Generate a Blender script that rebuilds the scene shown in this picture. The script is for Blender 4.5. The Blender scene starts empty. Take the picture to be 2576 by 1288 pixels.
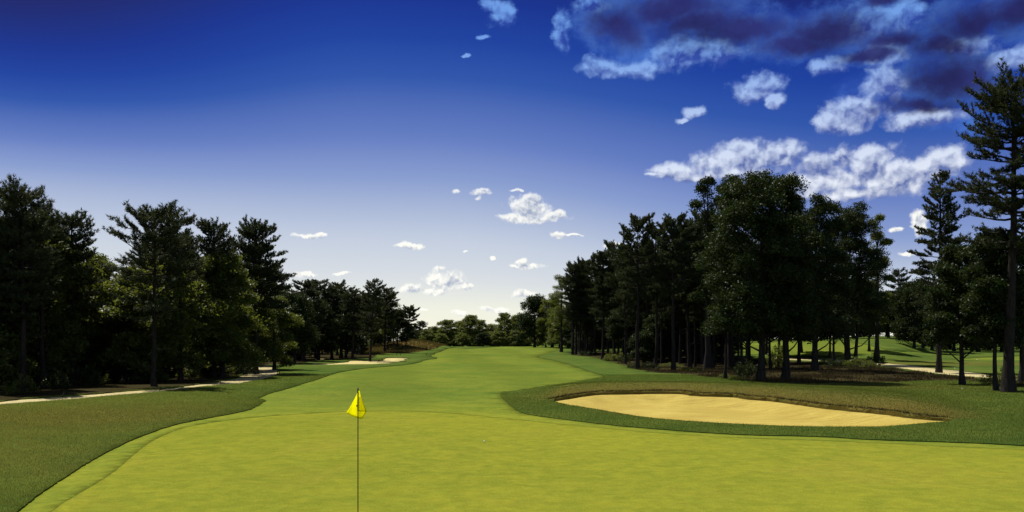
import bpy, math, random
import numpy as np
from mathutils import Vector
from mathutils.geometry import delaunay_2d_cdt

# ------------------------------------------------------------------ scene, camera
SC = bpy.context.scene
COL = SC.collection
F, CX, HY, CAMZ = 2200.0, 1288.0, 855.0, 3.0      # focal length, principal point, horizon (photo units), eye height
random.seed(4)

cam_data = bpy.data.cameras.new('camera')
cam = bpy.data.objects.new('camera', cam_data)
COL.objects.link(cam)
cam.location = (0, 0, CAMZ)
cam.rotation_euler = (math.radians(90), 0, 0)
cam_data.sensor_fit = 'HORIZONTAL'
cam_data.sensor_width = 36
cam_data.lens = F / 2576 * 36
cam_data.shift_y = (HY - 644) / 2576
cam_data.clip_end = 6000
SC.camera = cam
SC.view_settings.view_transform = 'Standard'
SC.view_settings.look = 'None'
SC.view_settings.gamma = 1
SC.view_settings.exposure = 0.6
try:
    SC.cycles.use_denoising = True
    SC.cycles.max_bounces = 8
    SC.cycles.transparent_max_bounces = 8
    SC.cycles.sample_clamp_indirect = 6
    SC.cycles.sample_clamp_direct = 14
except Exception:
    pass

# ------------------------------------------------------------------ tagging
def tag(o, label=None, cat=None, group=None, kind=None):
    if label: o['label'] = label
    if cat: o['category'] = cat
    if group: o['group'] = group
    if kind: o['kind'] = kind
    return o

def empty(name, loc, rz=0.0):
    o = bpy.data.objects.new(name, None)
    COL.objects.link(o)
    o.location = loc
    o.rotation_euler = (0, 0, rz)
    o.empty_display_size = 0.2
    return o

def link(name, me, mat=None, parent=None):
    o = bpy.data.objects.new(name, me)
    COL.objects.link(o)
    if mat is not None and len(me.materials) == 0:
        me.materials.append(mat)
    if parent is not None:
        o.parent = parent
    return o

def mesh(name, V, faces_n, smooth=False):
    """V (n,3); faces_n: list of int arrays (m,k)."""
    me = bpy.data.meshes.new(name)
    V = np.asarray(V, np.float32)
    me.vertices.add(len(V))
    me.vertices.foreach_set('co', V.ravel())
    loops = np.concatenate([np.asarray(f, np.int32).ravel() for f in faces_n])
    sizes = np.concatenate([np.full(len(f), f.shape[1], np.int32) for f in faces_n])
    starts = np.concatenate([[0], np.cumsum(sizes)[:-1]]).astype(np.int32)
    me.loops.add(len(loops))
    me.loops.foreach_set('vertex_index', loops)
    me.polygons.add(len(sizes))
    me.polygons.foreach_set('loop_start', starts)
    me.polygons.foreach_set('loop_total', sizes)
    if smooth:
        me.polygons.foreach_set('use_smooth', np.ones(len(sizes), bool))
    me.update(calc_edges=True)
    return me

def unit(a):
    return a / (np.linalg.norm(a, axis=-1, keepdims=True) + 1e-9)

# ------------------------------------------------------------------ materials
def srgb(r, g, b):
    f = lambda c: (c / 255 / 12.92) if c / 255 <= 0.04045 else ((c / 255 + 0.055) / 1.055) ** 2.4
    return (f(r), f(g), f(b))

class NT:
    def __init__(self, tree):
        self.t = tree
        tree.nodes.clear()
    def n(self, typ, **kw):
        nd = self.t.nodes.new(typ)
        for k, v in kw.items():
            if k.startswith('i_'):
                key = k[2:]
                nd.inputs[int(key) if key.isdigit() else key].default_value = v
            else:
                setattr(nd, k, v)
        return nd
    def l(self, a, b):
        self.t.links.new(a, b)
    def val(self, x, sock):
        if isinstance(x, (int, float)):
            sock.default_value = x
        else:
            self.l(x, sock)
    def m(self, op, a, b=None, c=None, clamp=False):
        nd = self.t.nodes.new('ShaderNodeMath')
        nd.operation = op
        nd.use_clamp = clamp
        self.val(a, nd.inputs[0])
        if b is not None: self.val(b, nd.inputs[1])
        if c is not None: self.val(c, nd.inputs[2])
        return nd.outputs[0]
    def ss(self, x, a, b):
        nd = self.t.nodes.new('ShaderNodeMapRange')
        nd.interpolation_type = 'SMOOTHSTEP'
        self.l(x, nd.inputs['Value'])
        nd.inputs['From Min'].default_value = a
        nd.inputs['From Max'].default_value = b
        return nd.outputs['Result']
    def mix(self, fac, a, b, blend='MIX'):
        nd = self.t.nodes.new('ShaderNodeMix')
        nd.data_type = 'RGBA'
        nd.blend_type = blend
        self.val(fac, nd.inputs[0])
        for x, s in ((a, nd.inputs[6]), (b, nd.inputs[7])):
            if isinstance(x, tuple):
                s.default_value = (*x[:3], 1)
            else:
                self.l(x, s)
        return nd.outputs[2]
    def noise(self, vec, scale, detail=3, rough=0.55, dist=0.0, dim='3D'):
        nd = self.t.nodes.new('ShaderNodeTexNoise')
        nd.noise_dimensions = dim
        self.l(vec, nd.inputs['Vector'])
        nd.inputs['Scale'].default_value = scale
        nd.inputs['Detail'].default_value = detail
        nd.inputs['Roughness'].default_value = rough
        nd.inputs['Distortion'].default_value = dist
        return nd
    def ramp(self, fac, stops, interp='LINEAR'):
        nd = self.t.nodes.new('ShaderNodeValToRGB')
        cr = nd.color_ramp
        cr.interpolation = interp
        while len(cr.elements) < len(stops):
            cr.elements.new(0.5)
        for e, (p, c) in zip(cr.elements, stops):
            e.position = p
            e.color = (*c, 1)
        self.l(fac, nd.inputs[0])
        return nd.outputs[0]

def new_mat(name):
    m = bpy.data.materials.new(name)
    m.use_nodes = True
    return m, NT(m.node_tree)

def mat_grass(name, c_lo, c_hi, c_dry, dry_attr=False, apron=None, contrast=(0.5, 0.86), dry_amt=0.35, fine=9.0, bump=0.35, stripes=0.0, mid_scale=0.45):
    m, t = new_mat(name)
    geo = t.n('ShaderNodeNewGeometry')
    P = geo.outputs['Position']
    big = t.noise(P, 0.055, 3, 0.6).outputs[0]
    mid = t.noise(P, mid_scale, 4, 0.65, 0.6).outputs[0]
    fin = t.noise(P, fine, 3, 0.7).outputs[0]
    mixv = t.m('ADD', t.m('MULTIPLY', big, 0.45), t.m('ADD', t.m('MULTIPLY', mid, 0.5), t.m('MULTIPLY', fin, 0.42)))
    f = t.ss(mixv, *contrast)
    col = t.mix(f, c_lo, c_hi)
    drym = t.ss(t.noise(P, 0.16, 4, 0.65, 0.8).outputs[0], 0.5, 0.72)
    drym = t.m('MULTIPLY', drym, dry_amt)
    if dry_attr:
        a = t.n('ShaderNodeAttribute', attribute_name='dry')
        br = t.m('MULTIPLY', a.outputs['Fac'], t.m('ADD', 0.45, t.m('MULTIPLY', mid, 1.0)), clamp=True)
        drym = t.m('MAXIMUM', drym, br)
    col = t.mix(drym, col, c_dry)
    if apron:
        ap = t.n('ShaderNodeAttribute', attribute_name='apron')
        col = t.mix(t.m('MULTIPLY', ap.outputs['Fac'], 0.9), col, t.mix(f, *apron))
    if stripes:
        # mown bands running along the hole, slightly bent
        sx = t.n('ShaderNodeSeparateXYZ')
        t.l(P, sx.inputs[0])
        w = t.m('ADD', sx.outputs[0], t.m('MULTIPLY', sx.outputs[1], 0.12))
        w = t.m('ADD', w, t.m('MULTIPLY', big, 9.0))
        s = t.m('SINE', t.m('MULTIPLY', w, 0.55))
        amt = t.m('MULTIPLY', t.ss(s, -0.5, 0.5), stripes)
        if apron:
            amt = t.m('MULTIPLY', amt, t.m('SUBTRACT', 1.0, ap.outputs['Fac']))
        col = t.mix(amt, col, tuple(0.62 * x for x in c_lo))
    micro = t.noise(P, 34.0, 3, 0.75).outputs[0]
    mv = t.n('ShaderNodeCombineColor')
    patchy = t.ss(t.noise(P, 3.2, 4, 0.7, 0.3).outputs[0], 0.36, 0.64)      # thin and thick sward, a hand or two across
    g = t.m('ADD', 0.52, t.m('ADD', t.m('MULTIPLY', micro, 0.8), t.m('MULTIPLY', patchy, 0.15)))
    for k in range(3):
        t.l(g, mv.inputs[k])
    col = t.mix(1.0, col, mv.outputs[0], 'MULTIPLY')
    bs = t.n('ShaderNodeBsdfDiffuse')
    t.l(col, bs.inputs['Color'])
    bp = t.n('ShaderNodeBump')
    bp.inputs['Strength'].default_value = bump
    bp.inputs['Distance'].default_value = 0.05
    t.l(t.m('ADD', fin, t.m('MULTIPLY', mid, 1.5)), bp.inputs['Height'])
    t.l(bp.outputs[0], bs.inputs['Normal'])
    out = t.n('ShaderNodeOutputMaterial')
    t.l(bs.outputs[0], out.inputs[0])
    return m

def mat_sand(name, c1, c2, c3, litter=0.0):
    m, t = new_mat(name)
    geo = t.n('ShaderNodeNewGeometry')
    P = geo.outputs['Position']
    big = t.noise(P, 0.35, 4, 0.6, 0.5).outputs[0]
    fin = t.noise(P, 14.0, 3, 0.7).outputs[0]
    # rake lines: stretched noise
    mp = t.n('ShaderNodeMapping')
    mp.inputs['Rotation'].default_value = (0, 0, 0.22)
    mp.inputs['Scale'].default_value = (0.5, 7.0, 1)
    t.l(P, mp.inputs[0])
    rake = t.noise(mp.outputs[0], 1.0, 3, 0.6, 0.2).outputs[0]
    col = t.mix(t.ss(big, 0.35, 0.68), c1, c2)
    col = t.mix(t.m('MULTIPLY', t.ss(fin, 0.52, 0.72), 0.75), col, c3)
    col = t.mix(t.m('MULTIPLY', t.ss(t.noise(P, 5.0, 4, 0.7).outputs[0], 0.55, 0.72), 0.5), col, c3)
    col = t.mix(t.m('MULTIPLY', t.ss(rake, 0.48, 0.7), 0.7), col, c3)
    if litter:
        col = t.mix(t.m('MULTIPLY', t.ss(t.noise(P, 0.8, 5, 0.7, 1.0).outputs[0], 0.5, 0.62), litter), col, (0.10, 0.075, 0.03))
    bs = t.n('ShaderNodeBsdfPrincipled', i_Roughness=0.95)
    bs.inputs['Specular IOR Level'].default_value = 0.1
    t.l(col, bs.inputs['Base Color'])
    bp = t.n('ShaderNodeBump')
    bp.inputs['Strength'].default_value = 1.0
    bp.inputs['Distance'].default_value = 0.10
    t.l(t.m('ADD', t.m('MULTIPLY', rake, 1.2), t.m('ADD', t.m('MULTIPLY', fin, 0.6), big)), bp.inputs['Height'])
    t.l(bp.outputs[0], bs.inputs['Normal'])
    out = t.n('ShaderNodeOutputMaterial')
    t.l(bs.outputs[0], out.inputs[0])
    return m

def mat_leaf(name, c1, c2, ct, trans=0.4, rough=0.4, spec=0.5, patch=0.0):
    m, t = new_mat(name)
    geo = t.n('ShaderNodeNewGeometry')
    oi = t.n('ShaderNodeObjectInfo')
    r = geo.outputs['Random Per Island']
    col = t.mix(r, c1, c2)
    if patch:                                               # clumps of darker sward
        pn = t.ss(t.noise(geo.outputs['Position'], 0.9, 4, 0.65, 0.6).outputs[0], 0.42, 0.62)
        col = t.mix(t.m('MULTIPLY', pn, patch), col, tuple(0.7 * x for x in c1))
    col = t.mix(t.m('MULTIPLY', oi.outputs['Random'], 0.35), col, tuple(0.55 * x for x in c1))
    bs = t.n('ShaderNodeBsdfPrincipled', i_Roughness=rough)
    bs.inputs['Specular IOR Level'].default_value = spec
    t.l(col, bs.inputs['Base Color'])
    tr = t.n('ShaderNodeBsdfTranslucent')
    t.l(t.mix(t.m('MULTIPLY', r, 0.5), ct, c2), tr.inputs[0])
    mx = t.n('ShaderNodeMixShader')
    mx.inputs[0].default_value = trans
    t.l(bs.outputs[0], mx.inputs[1])
    t.l(tr.outputs[0], mx.inputs[2])
    out = t.n('ShaderNodeOutputMaterial')
    t.l(mx.outputs[0], out.inputs[0])
    return m

def mat_bark(name, c1, c2):
    m, t = new_mat(name)
    tc = t.n('ShaderNodeTexCoord')
    mp = t.n('ShaderNodeMapping')
    mp.inputs['Scale'].default_value = (9, 9, 1.6)
    t.l(tc.outputs['Object'], mp.inputs[0])
    nz = t.noise(mp.outputs[0], 1.2, 4, 0.65, 0.4).outputs[0]
    bs = t.n('ShaderNodeBsdfPrincipled', i_Roughness=0.9)
    bs.inputs['Specular IOR Level'].default_value = 0.15
    t.l(t.mix(t.ss(nz, 0.35, 0.65), c1, c2), bs.inputs['Base Color'])
    bp = t.n('ShaderNodeBump')
    bp.inputs['Strength'].default_value = 0.7
    bp.inputs['Distance'].default_value = 0.04
    t.l(nz, bp.inputs['Height'])
    t.l(bp.outputs[0], bs.inputs['Normal'])
    out = t.n('ShaderNodeOutputMaterial')
    t.l(bs.outputs[0], out.inputs[0])
    return m

def mat_plain(name, c, rough=0.5, spec=0.4, metal=0.0, trans=0.0, mott=0.35):
    m, t = new_mat(name)
    tc = t.n('ShaderNodeTexCoord')
    nz = t.noise(tc.outputs['Object'], 6.0, 3).outputs[0]
    bs = t.n('ShaderNodeBsdfPrincipled', i_Roughness=rough, i_Metallic=metal)
    bs.inputs['Specular IOR Level'].default_value = spec
    col = t.mix(t.m('MULTIPLY', nz, mott), c, tuple(0.7 * x for x in c))
    t.l(col, bs.inputs['Base Color'])
    sh = bs.outputs[0]
    if trans:
        tr = t.n('ShaderNodeBsdfTranslucent')
        t.l(col, tr.inputs[0])
        mx = t.n('ShaderNodeMixShader')
        mx.inputs[0].default_value = trans
        t.l(sh, mx.inputs[1]); t.l(tr.outputs[0], mx.inputs[2])
        sh = mx.outputs[0]
    out = t.n('ShaderNodeOutputMaterial')
    t.l(sh, out.inputs[0])
    return m

M = {}
G1, G2 = (0.118, 0.148, 0.017), (0.222, 0.224, 0.023)
M['green'] = mat_grass('green_turf', G1, G2, (0.215, 0.190, 0.030), dry_amt=0.3, fine=19, bump=0.35, mid_scale=1.3, contrast=(0.42, 0.92))
M['fairway'] = mat_grass('fairway_turf', (0.082, 0.128, 0.020), (0.146, 0.174, 0.024), (0.155, 0.155, 0.028), apron=((0.118, 0.152, 0.019), (0.198, 0.212, 0.024)), dry_amt=0.35, fine=5, bump=0.3, stripes=0.22)
M['rough'] = mat_grass('rough_turf', (0.036, 0.074, 0.015), (0.092, 0.124, 0.023), (0.115, 0.092, 0.023), dry_attr=True, dry_amt=0.35, fine=11, bump=0.9)
M['litter'] = mat_grass('forest_litter', (0.020, 0.017, 0.009), (0.042, 0.036, 0.015), (0.080, 0.055, 0.024), dry_amt=0.6, fine=6, bump=0.9)  # litter colour darkened to carry the shade under the trees
M['dry'] = mat_grass('dry_fescue', (0.110, 0.085, 0.028), (0.165, 0.115, 0.035), (0.185, 0.100, 0.042), dry_amt=0.5, fine=4, bump=0.9)
M['sand'] = mat_sand('bunker_sand', (0.41, 0.315, 0.066), (0.50, 0.395, 0.094), (0.31, 0.22, 0.050))
M['path'] = mat_sand('sandy_path', (0.46, 0.385, 0.18), (0.52, 0.45, 0.22), (0.54, 0.48, 0.26), litter=0.3)
M['palesand'] = mat_sand('waste_sand', (0.50, 0.43, 0.17), (0.56, 0.49, 0.22), (0.46, 0.37, 0.14), litter=0.2)
M['blade'] = mat_leaf('grass_blade', (0.055, 0.102, 0.018), (0.150, 0.180, 0.030), (0.18, 0.21, 0.028), trans=0.5, rough=0.6, spec=0.12, patch=0.5)
M['blade_warm'] = mat_leaf('warm_blade', (0.125, 0.135, 0.024), (0.245, 0.225, 0.042), (0.27, 0.25, 0.036), trans=0.5, rough=0.6, spec=0.12, patch=0.45)
M['blade_dry'] = mat_leaf('dry_blade', (0.070, 0.060, 0.018), (0.130, 0.108, 0.028), (0.12, 0.10, 0.022), trans=0.35, rough=0.6, spec=0.1)
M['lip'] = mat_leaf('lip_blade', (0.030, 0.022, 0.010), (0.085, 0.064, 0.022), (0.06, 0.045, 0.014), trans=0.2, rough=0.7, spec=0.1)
M['needle'] = mat_leaf('pine_needle', (0.024, 0.036, 0.016), (0.055, 0.066, 0.024), (0.050, 0.062, 0.012), trans=0.3, rough=0.55, spec=0.15)
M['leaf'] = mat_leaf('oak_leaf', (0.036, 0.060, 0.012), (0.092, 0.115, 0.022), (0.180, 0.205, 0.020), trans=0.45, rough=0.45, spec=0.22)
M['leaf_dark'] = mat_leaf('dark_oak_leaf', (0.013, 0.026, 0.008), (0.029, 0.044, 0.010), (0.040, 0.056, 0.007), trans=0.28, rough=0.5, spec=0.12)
M['bark'] = mat_bark('pine_bark', (0.010, 0.008, 0.007), (0.027, 0.022, 0.018))
M['oakbark'] = mat_bark('oak_bark', (0.011, 0.010, 0.009), (0.028, 0.025, 0.021))
M['stake'] = mat_plain('stake_wood', (0.03, 0.04, 0.025), 0.8, 0.2)
M['pole'] = mat_plain('pole_paint', (0.022, 0.018, 0.008), 0.5, 0.2)
M['ferrule'] = mat_plain('pole_sleeve', (0.012, 0.012, 0.010), 0.5, 0.4)
M['flag'] = mat_plain('flag_cloth', (1.0, 0.97, 0.022), 0.8, 0.02, trans=0.82, mott=0.0)
M['hem'] = mat_plain('flag_hem', (0.12, 0.10, 0.01), 0.8, 0.1)
M['white'] = mat_plain('white_plastic', (0.8, 0.8, 0.78), 0.4, 0.4)
M['cartbody'] = mat_plain('cart_body', (0.22, 0.23, 0.17), 0.35, 0.5)
M['black'] = mat_plain('black_rubber', (0.02, 0.02, 0.02), 0.7, 0.3)

# ------------------------------------------------------------------ terrain
def S(t):
    t = np.clip(t, 0, 1)
    return t * t * (3 - 2 * t)

def base_h(x, d):
    x = np.asarray(x, float); d = np.asarray(d, float)
    dd = np.maximum(d, 1.0)
    u = x / dd
    h = 0.95 * S((d - 105) / 145)                              # the fairway climbs to a crest ...
    cf = np.interp(u, [0.2, 0.32], [1, 0])
    h = h - 4.0 * S((d - 262) / 160) * cf                      # ... and falls away behind it
    amp = np.interp(u, [0.10, 0.17, 0.27, 0.33, 0.40, 0.44, 0.475, 0.52, 0.9], [0, 0.7, 2.2, 2.3, 3.0, 3.1, 1.0, 0.7, 0.7])
    h = h + amp * S((d - 108) / 44) * np.where(d > 0, 1, 0)    # the hill of the next hole
    h = h - 0.30 * np.exp(-((d - 50) / 9.0) ** 2) * np.interp(u, [-0.35, -0.25, 0.02, 0.1], [0, 1, 1, 0])   # dip beyond the green
    # brown grass mound left of the fairway
    mx, my = -22.5, 196.0
    h = h + 2.2 * np.exp(-(((x - mx) / 8.5) ** 2 + ((d - my) / 11.0) ** 2))
    h = h + 0.05 * np.sin(x * 0.21 + 1.0) * np.sin(d * 0.17) * S((d - 20) / 30)
    return h

def gp(X, Y, hf=base_h):
    """where the sight line through photo point (X, Y) meets the terrain"""
    u = (X - CX) / F
    w = (Y - HY) / F
    ds = np.geomspace(6, 420, 2600)
    z = CAMZ - w * ds
    g = hf(u * ds, ds)
    i = np.argmax(z <= g)
    if z[i] > g[i]:
        i = len(ds) - 1
    d = ds[i]
    return (u * d, d, float(hf(u * d, d)))

def pts(lst):
    return np.array([gp(X, Y)[:2] for X, Y in lst])

def densify(P, step_frac=0.012, jit=0.0, closed=True, rng=None):
    out = []
    n = len(P)
    for i in range(n if closed else n - 1):
        a, b = P[i], P[(i + 1) % n]
        st = max(0.12, step_frac * 0.5 * (abs(a[1]) + abs(b[1])))
        k = max(1, int(np.linalg.norm(b - a) / st))
        for j in range(k):
            p = a + (b - a) * j / k
            if jit:
                p = p + rng.normal(0, jit, 2) * min(1.0, st * 3)
            out.append(p)
    if not closed:
        out.append(P[-1])
    return np.array(out)

def chaikin(P, n=2, closed=True):
    for _ in range(n):
        Q = np.roll(P, -1, axis=0)
        P = np.stack([0.75 * P + 0.25 * Q, 0.25 * P + 0.75 * Q], 1).reshape(-1, 2)
    return P

rngO = np.random.default_rng(11)
BUNKER_TOP = [(1384,1008),(1427,1002),(1462,996),(1493,992),(1571,990),(1665,988),(1716,989),(1743,994),(1818,996),(1849,997),(1880,1003),(1943,1007),(2005,1016),(2076,1026),(2128,1031),(2215,1039),(2272,1047),(2330,1053),(2384,1056)]
BUNKER_BOT = [(2402,1060.5),(2311,1068),(2234,1075),(2157,1076),(2080,1075.5),(1974,1074),(1865,1069),(1771,1064),(1677,1057),(1603,1049),(1509,1033),(1415,1018)]
REG = {}
REG['bunker'] = densify(chaikin(pts(BUNKER_TOP + BUNKER_BOT), 1), 0.006, 0.035, rng=rngO)
TOPLINE = pts(BUNKER_TOP)
GREEN = [(805,1039),(700,1045),(594,1055),(469,1073),(420,1092),(375,1113),(330,1150),(281,1194),(203,1239),(134,1281),(20,1380),(-300,1600),(-900,2400),
         (1288,4200),(4200,2400),(3400,1300),(2800,1145),(2576,1131),(2427,1126),(2253,1117),(2080,1109),(1865,1103),(1677,1092),(1509,1075.5),(1415,1067.5),(1322,1058),(1274,1053),(1149,1040),(1024,1034),(868,1036)]
FAIR = [(668,1008),(669,1009),(669,1009),(640,1028),(609,1037.5),(500,1058),(437,1070),(344,1103),(250,1148.5),(156,1208),(94,1250),(53,1284),(-60,1380),(-420,1600),(-1300,2600),
        (1288,5200),(5000,2600),(3600,1290),(2900,1145),(2576,1123),(2427,1115),(2195,1108.5),(2080,1100),(1880,1096.5),(1771,1090),(1677,1083),(1525,1070),(1431,1058),(1337,1046),(1306,1038),(1288,1025),(1270,1008),(1258,990),
        (1275,986),(1337,978.5),(1431,966),(1461,959.5),(1496,952.5),(1526,947),(1492,938),(1461,927),(1438,917),(1409,910.5),(1375,903),(1351,898),(1375,890),(1409,881),(1427,874.5),(1427,871.5),
        (1380,870.5),(1250,873),(1141,876),(1122,878),(1094,889),(1081,896),(1107,902.5),(1070,905.5),(1054,912.5),(1028,918),(976,922.5),(924,926),(872,934),(851,937.5),(825,946),(799,956),(760,967),(721,980),(679,989),(655,1001),(650,1003),(656,1005)]
REG['green'] = densify(chaikin(pts(GREEN), 3), 0.008, 0.012, rng=rngO)
REG['fairway'] = densify(chaikin(pts(FAIR), 1), 0.008, 0.02, rng=rngO)
REG['waste'] = densify(pts([(765,916.6),(786,918.6),(830,918),(872,917),(935,916.6),(981,914),(1016,908),(1028,901.7),(1013,899.6),(976,900),(961,902.7),(959,907),(935,907),(900,906),(882,907),(872,911),(830,914),(784,914)]), 0.006, 0.15, rng=rngO)
REG['waste_small'] = densify(pts([(779,904.5),(800,905),(834,901.5),(834,899.5),(800,901)]), 0.006, 0.12, rng=rngO)
REG['path_west'] = densify(pts([(-400,1046),(-120,1028),(0,1019),(109,1011),(203,1004),(258,998),(359,990),(402,986),(480,976.5),(550,969.5),(604,965),(653,956),(690,946),(702,938),(700,931),(690,924),(674,919),(636,920),(630,930),(610,944),(595,951),(540,962),(480,970),(402,979.5),(320,984),(250,991),(180,996),(133,999),(62,1004),(0,1010.5),(-120,1018),(-400,1038)]), 0.006, 0.05, rng=rngO)
REG['path_east'] = densify(pts([(1940,899),(1990,900.5),(2101,903.5),(2160,907),(2205,911),(2241,914.5),(2293,919),(2347,926),(2416,933),(2505,943.5),(2576,948.5),(2800,962),(2800,985),(2576,963),(2500,953),(2436,948.5),(2377,943),(2332,937),(2280,929),(2241,924),(2190,917),(2118,910),(2044,908),(1992,906),(1940,903.5)]), 0.006, 0.08, rng=rngO)
REG['far_fairway'] = densify(pts([(1700,872),(1800,869),(1890,864),(1960,860),(2060,858.5),(2130,861),(2190,868),(2225,880),(2270,886),(2330,889),(2270,891),(2190,893),(2080,895),(1960,895),(1800,890),(1700,882)]), 0.02)
REG['far_green'] = densify(pts([(2395,904),(2470,900),(2560,896.5),(2760,893),(2760,910),(2576,907.5),(2500,908),(2440,906.5)]), 0.02)
REG['mound'] = densify(pts([(930,891),(990,889.5),(1050,886),(1085,880),(1106,872.5)]).tolist() and np.array(
    [gp(930,891)[:2], gp(990,889.5)[:2], gp(1040,887)[:2], gp(1075,882)[:2], gp(1100,876)[:2], (-14.5,205), (-18,215), (-28,215), (-38,208), (-38,195)]), 0.02)
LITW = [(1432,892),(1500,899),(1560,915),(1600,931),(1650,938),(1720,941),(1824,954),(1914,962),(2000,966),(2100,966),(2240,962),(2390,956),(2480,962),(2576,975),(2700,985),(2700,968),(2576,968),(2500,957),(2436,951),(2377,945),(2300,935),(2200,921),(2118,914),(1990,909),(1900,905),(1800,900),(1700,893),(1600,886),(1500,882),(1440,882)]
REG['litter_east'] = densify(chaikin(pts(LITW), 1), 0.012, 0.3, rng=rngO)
LITL = [(-900,1090),(-400,1037),(-120,1017),(0,1009.5),(62,1003),(133,998),(250,990),(320,983),(402,978.5),(480,969),(595,950),(630,928),(636,918.5),(674,918),(720,917),(765,914.5),(800,908),(880,904),(940,898),(950,890),(975,884),(1000,876),(1040,872),
        (1000,869.5),(900,869),(700,870),(400,872),(0,874),(-900,880)]
REG['litter_west'] = densify(pts(LITL), 0.012, 0.25, rng=rngO)

def inside(poly, x, y):
    px, py = poly[:, 0], poly[:, 1]
    qx, qy = np.roll(px, -1), np.roll(py, -1)
    res = np.zeros(len(x), bool)
    for k in range(0, len(x), 4000):
        xx, yy = x[k:k+4000, None], y[k:k+4000, None]
        c = ((py > yy) != (qy > yy)) & (xx < (qx - px) * (yy - py) / (qy - py + 1e-12) + px)
        res[k:k+4000] = (c.sum(1) % 2) == 1
    return res

def seg_dist(line, x, y, closed=False):
    A = line if not closed else np.vstack([line, line[:1]])
    out = np.full(len(x), 1e9)
    for a, b in zip(A[:-1], A[1:]):
        ab = b - a
        t = np.clip(((x - a[0]) * ab[0] + (y - a[1]) * ab[1]) / (ab @ ab + 1e-12), 0, 1)
        out = np.minimum(out, np.hypot(x - a[0] - t * ab[0], y - a[1] - t * ab[1]))
    return out

BK = REG['bunker']
BKS = BK[::3]
def full_h(x, y, sand=False):
    x = np.atleast_1d(np.asarray(x, float)); y = np.atleast_1d(np.asarray(y, float))
    h = base_h(x, y)
    near = (np.abs(x - 14) < 40) & (y > 18) & (y < 90)
    if near.any():
        xn, yn = x[near], y[near]
        dt = seg_dist(TOPLINE, xn, yn)
        # is the point beyond the top line (seen from the camera)?
        ul = TOPLINE[:, 0] / TOPLINE[:, 1]
        o = np.argsort(ul)
        yl = np.interp(xn / yn, ul[o], TOPLINE[o, 1])
        side = np.where(yn > yl, 1.0, 0.0)
        endf = np.interp(xn / yn, [0.02, 0.06, 0.44, 0.54], [0, 1, 1, 0])
        bank = side * (0.06 + 0.30 * S(dt / 3.5)) * np.exp(-(np.maximum(dt - 4.5, 0) / 5.0) ** 2) * endf
        if not sand:
            h[near] += bank + side * 0.04 * endf * np.exp(-(dt / 0.4) ** 2)
        else:
            db = seg_dist(BKS, xn, yn, True)
            h[near] += -0.06 - 0.34 * S(db / 2.2)
    return h

# one conforming triangulation, then split into the surfaces it shows
allp, edges = [], []
for k, poly in REG.items():
    n0 = len(allp)
    allp += [Vector((float(a), float(b))) for a, b in poly]
    edges += [(n0 + i, n0 + (i + 1) % len(poly)) for i in range(len(poly))]
rg = np.random.default_rng(3)
for d in np.geomspace(5, 760, 170):
    for u in np.linspace(-0.85, 0.85, 122):
        allp.append(Vector((float(d * (u + rg.uniform(-.004, .004))), float(d * (1 + rg.uniform(-.008, .008))))))
mx, my = -22.5, 196.0
for _ in range(500):
    allp.append(Vector((mx + rg.uniform(-22, 22), my + rg.uniform(-22, 22))))
for _ in range(1600):
    i = rg.integers(len(BK)); j = rg.integers(len(BK)); w = rg.uniform()
    p = BK[i] * w + BK[j] * (1 - w)
    allp.append(Vector((float(p[0]), float(p[1]))))
for x in np.linspace(-2600, 2600, 27):
    for y in list(np.linspace(-300, 0, 7)) + [300, 800, 1100, 1500, 2200, 3000]:
        allp.append(Vector((float(x), float(y) + 0.37)))
cv, ce, cf, *_ = delaunay_2d_cdt(allp, edges, [], 0, 1e-4)
CVv = np.array([(v.x, v.y) for v in cv])
CF = np.array([f for f in cf if len(f) == 3], np.int32)
cen = CVv[CF].mean(1)
region = np.full(len(CF), 'rough', dtype=object)
for k in ('litter_west', 'litter_east', 'mound', 'far_fairway', 'far_green', 'fairway', 'green', 'path_east', 'path_west', 'waste', 'waste_small', 'bunker'):
    region[inside(REG[k], cen[:, 0], cen[:, 1])] = k
OFF = dict(rough=0.035, litter_west=0.02, litter_east=0.02, mound=0.05, far_fairway=0.01, far_green=0.01, fairway=0.003, green=0.0, path_east=-0.01, path_west=-0.02, waste=-0.06, waste_small=-0.03, bunker=0.0)

def dry_mask(x, y):
    """where the rough really is parched: the bank behind the bunker and patches of the left rough"""
    dt = seg_dist(TOPLINE, x, y)
    u = x / np.maximum(y, 1)
    a = np.exp(-(dt / 5.0) ** 2) * np.interp(u, [0.01, 0.06, 0.5, 0.56], [0, 1, 1, 0]) * (y > 26)
    ul = TOPLINE[:, 0] / TOPLINE[:, 1]; o = np.argsort(ul)
    a = a * (y > np.interp(u, ul[o], TOPLINE[o, 1]) - 0.3)
    b = 0.62 * np.exp(-(((x + 17) / 7) ** 2 + ((y - 34) / 6.0) ** 2)) + 0.25 * np.exp(-(((x + 12) / 4) ** 2 + ((y - 22) / 4.0) ** 2))
    c = 0.5 * np.exp(-(((x - 24.5) / 5) ** 2 + ((y - 56) / 5) ** 2))
    e = 0.6 * np.exp(-(((x - 54) / 14) ** 2 + ((y - 108) / 8) ** 2))
    return np.clip(a + b + c + e, 0, 1)

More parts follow.
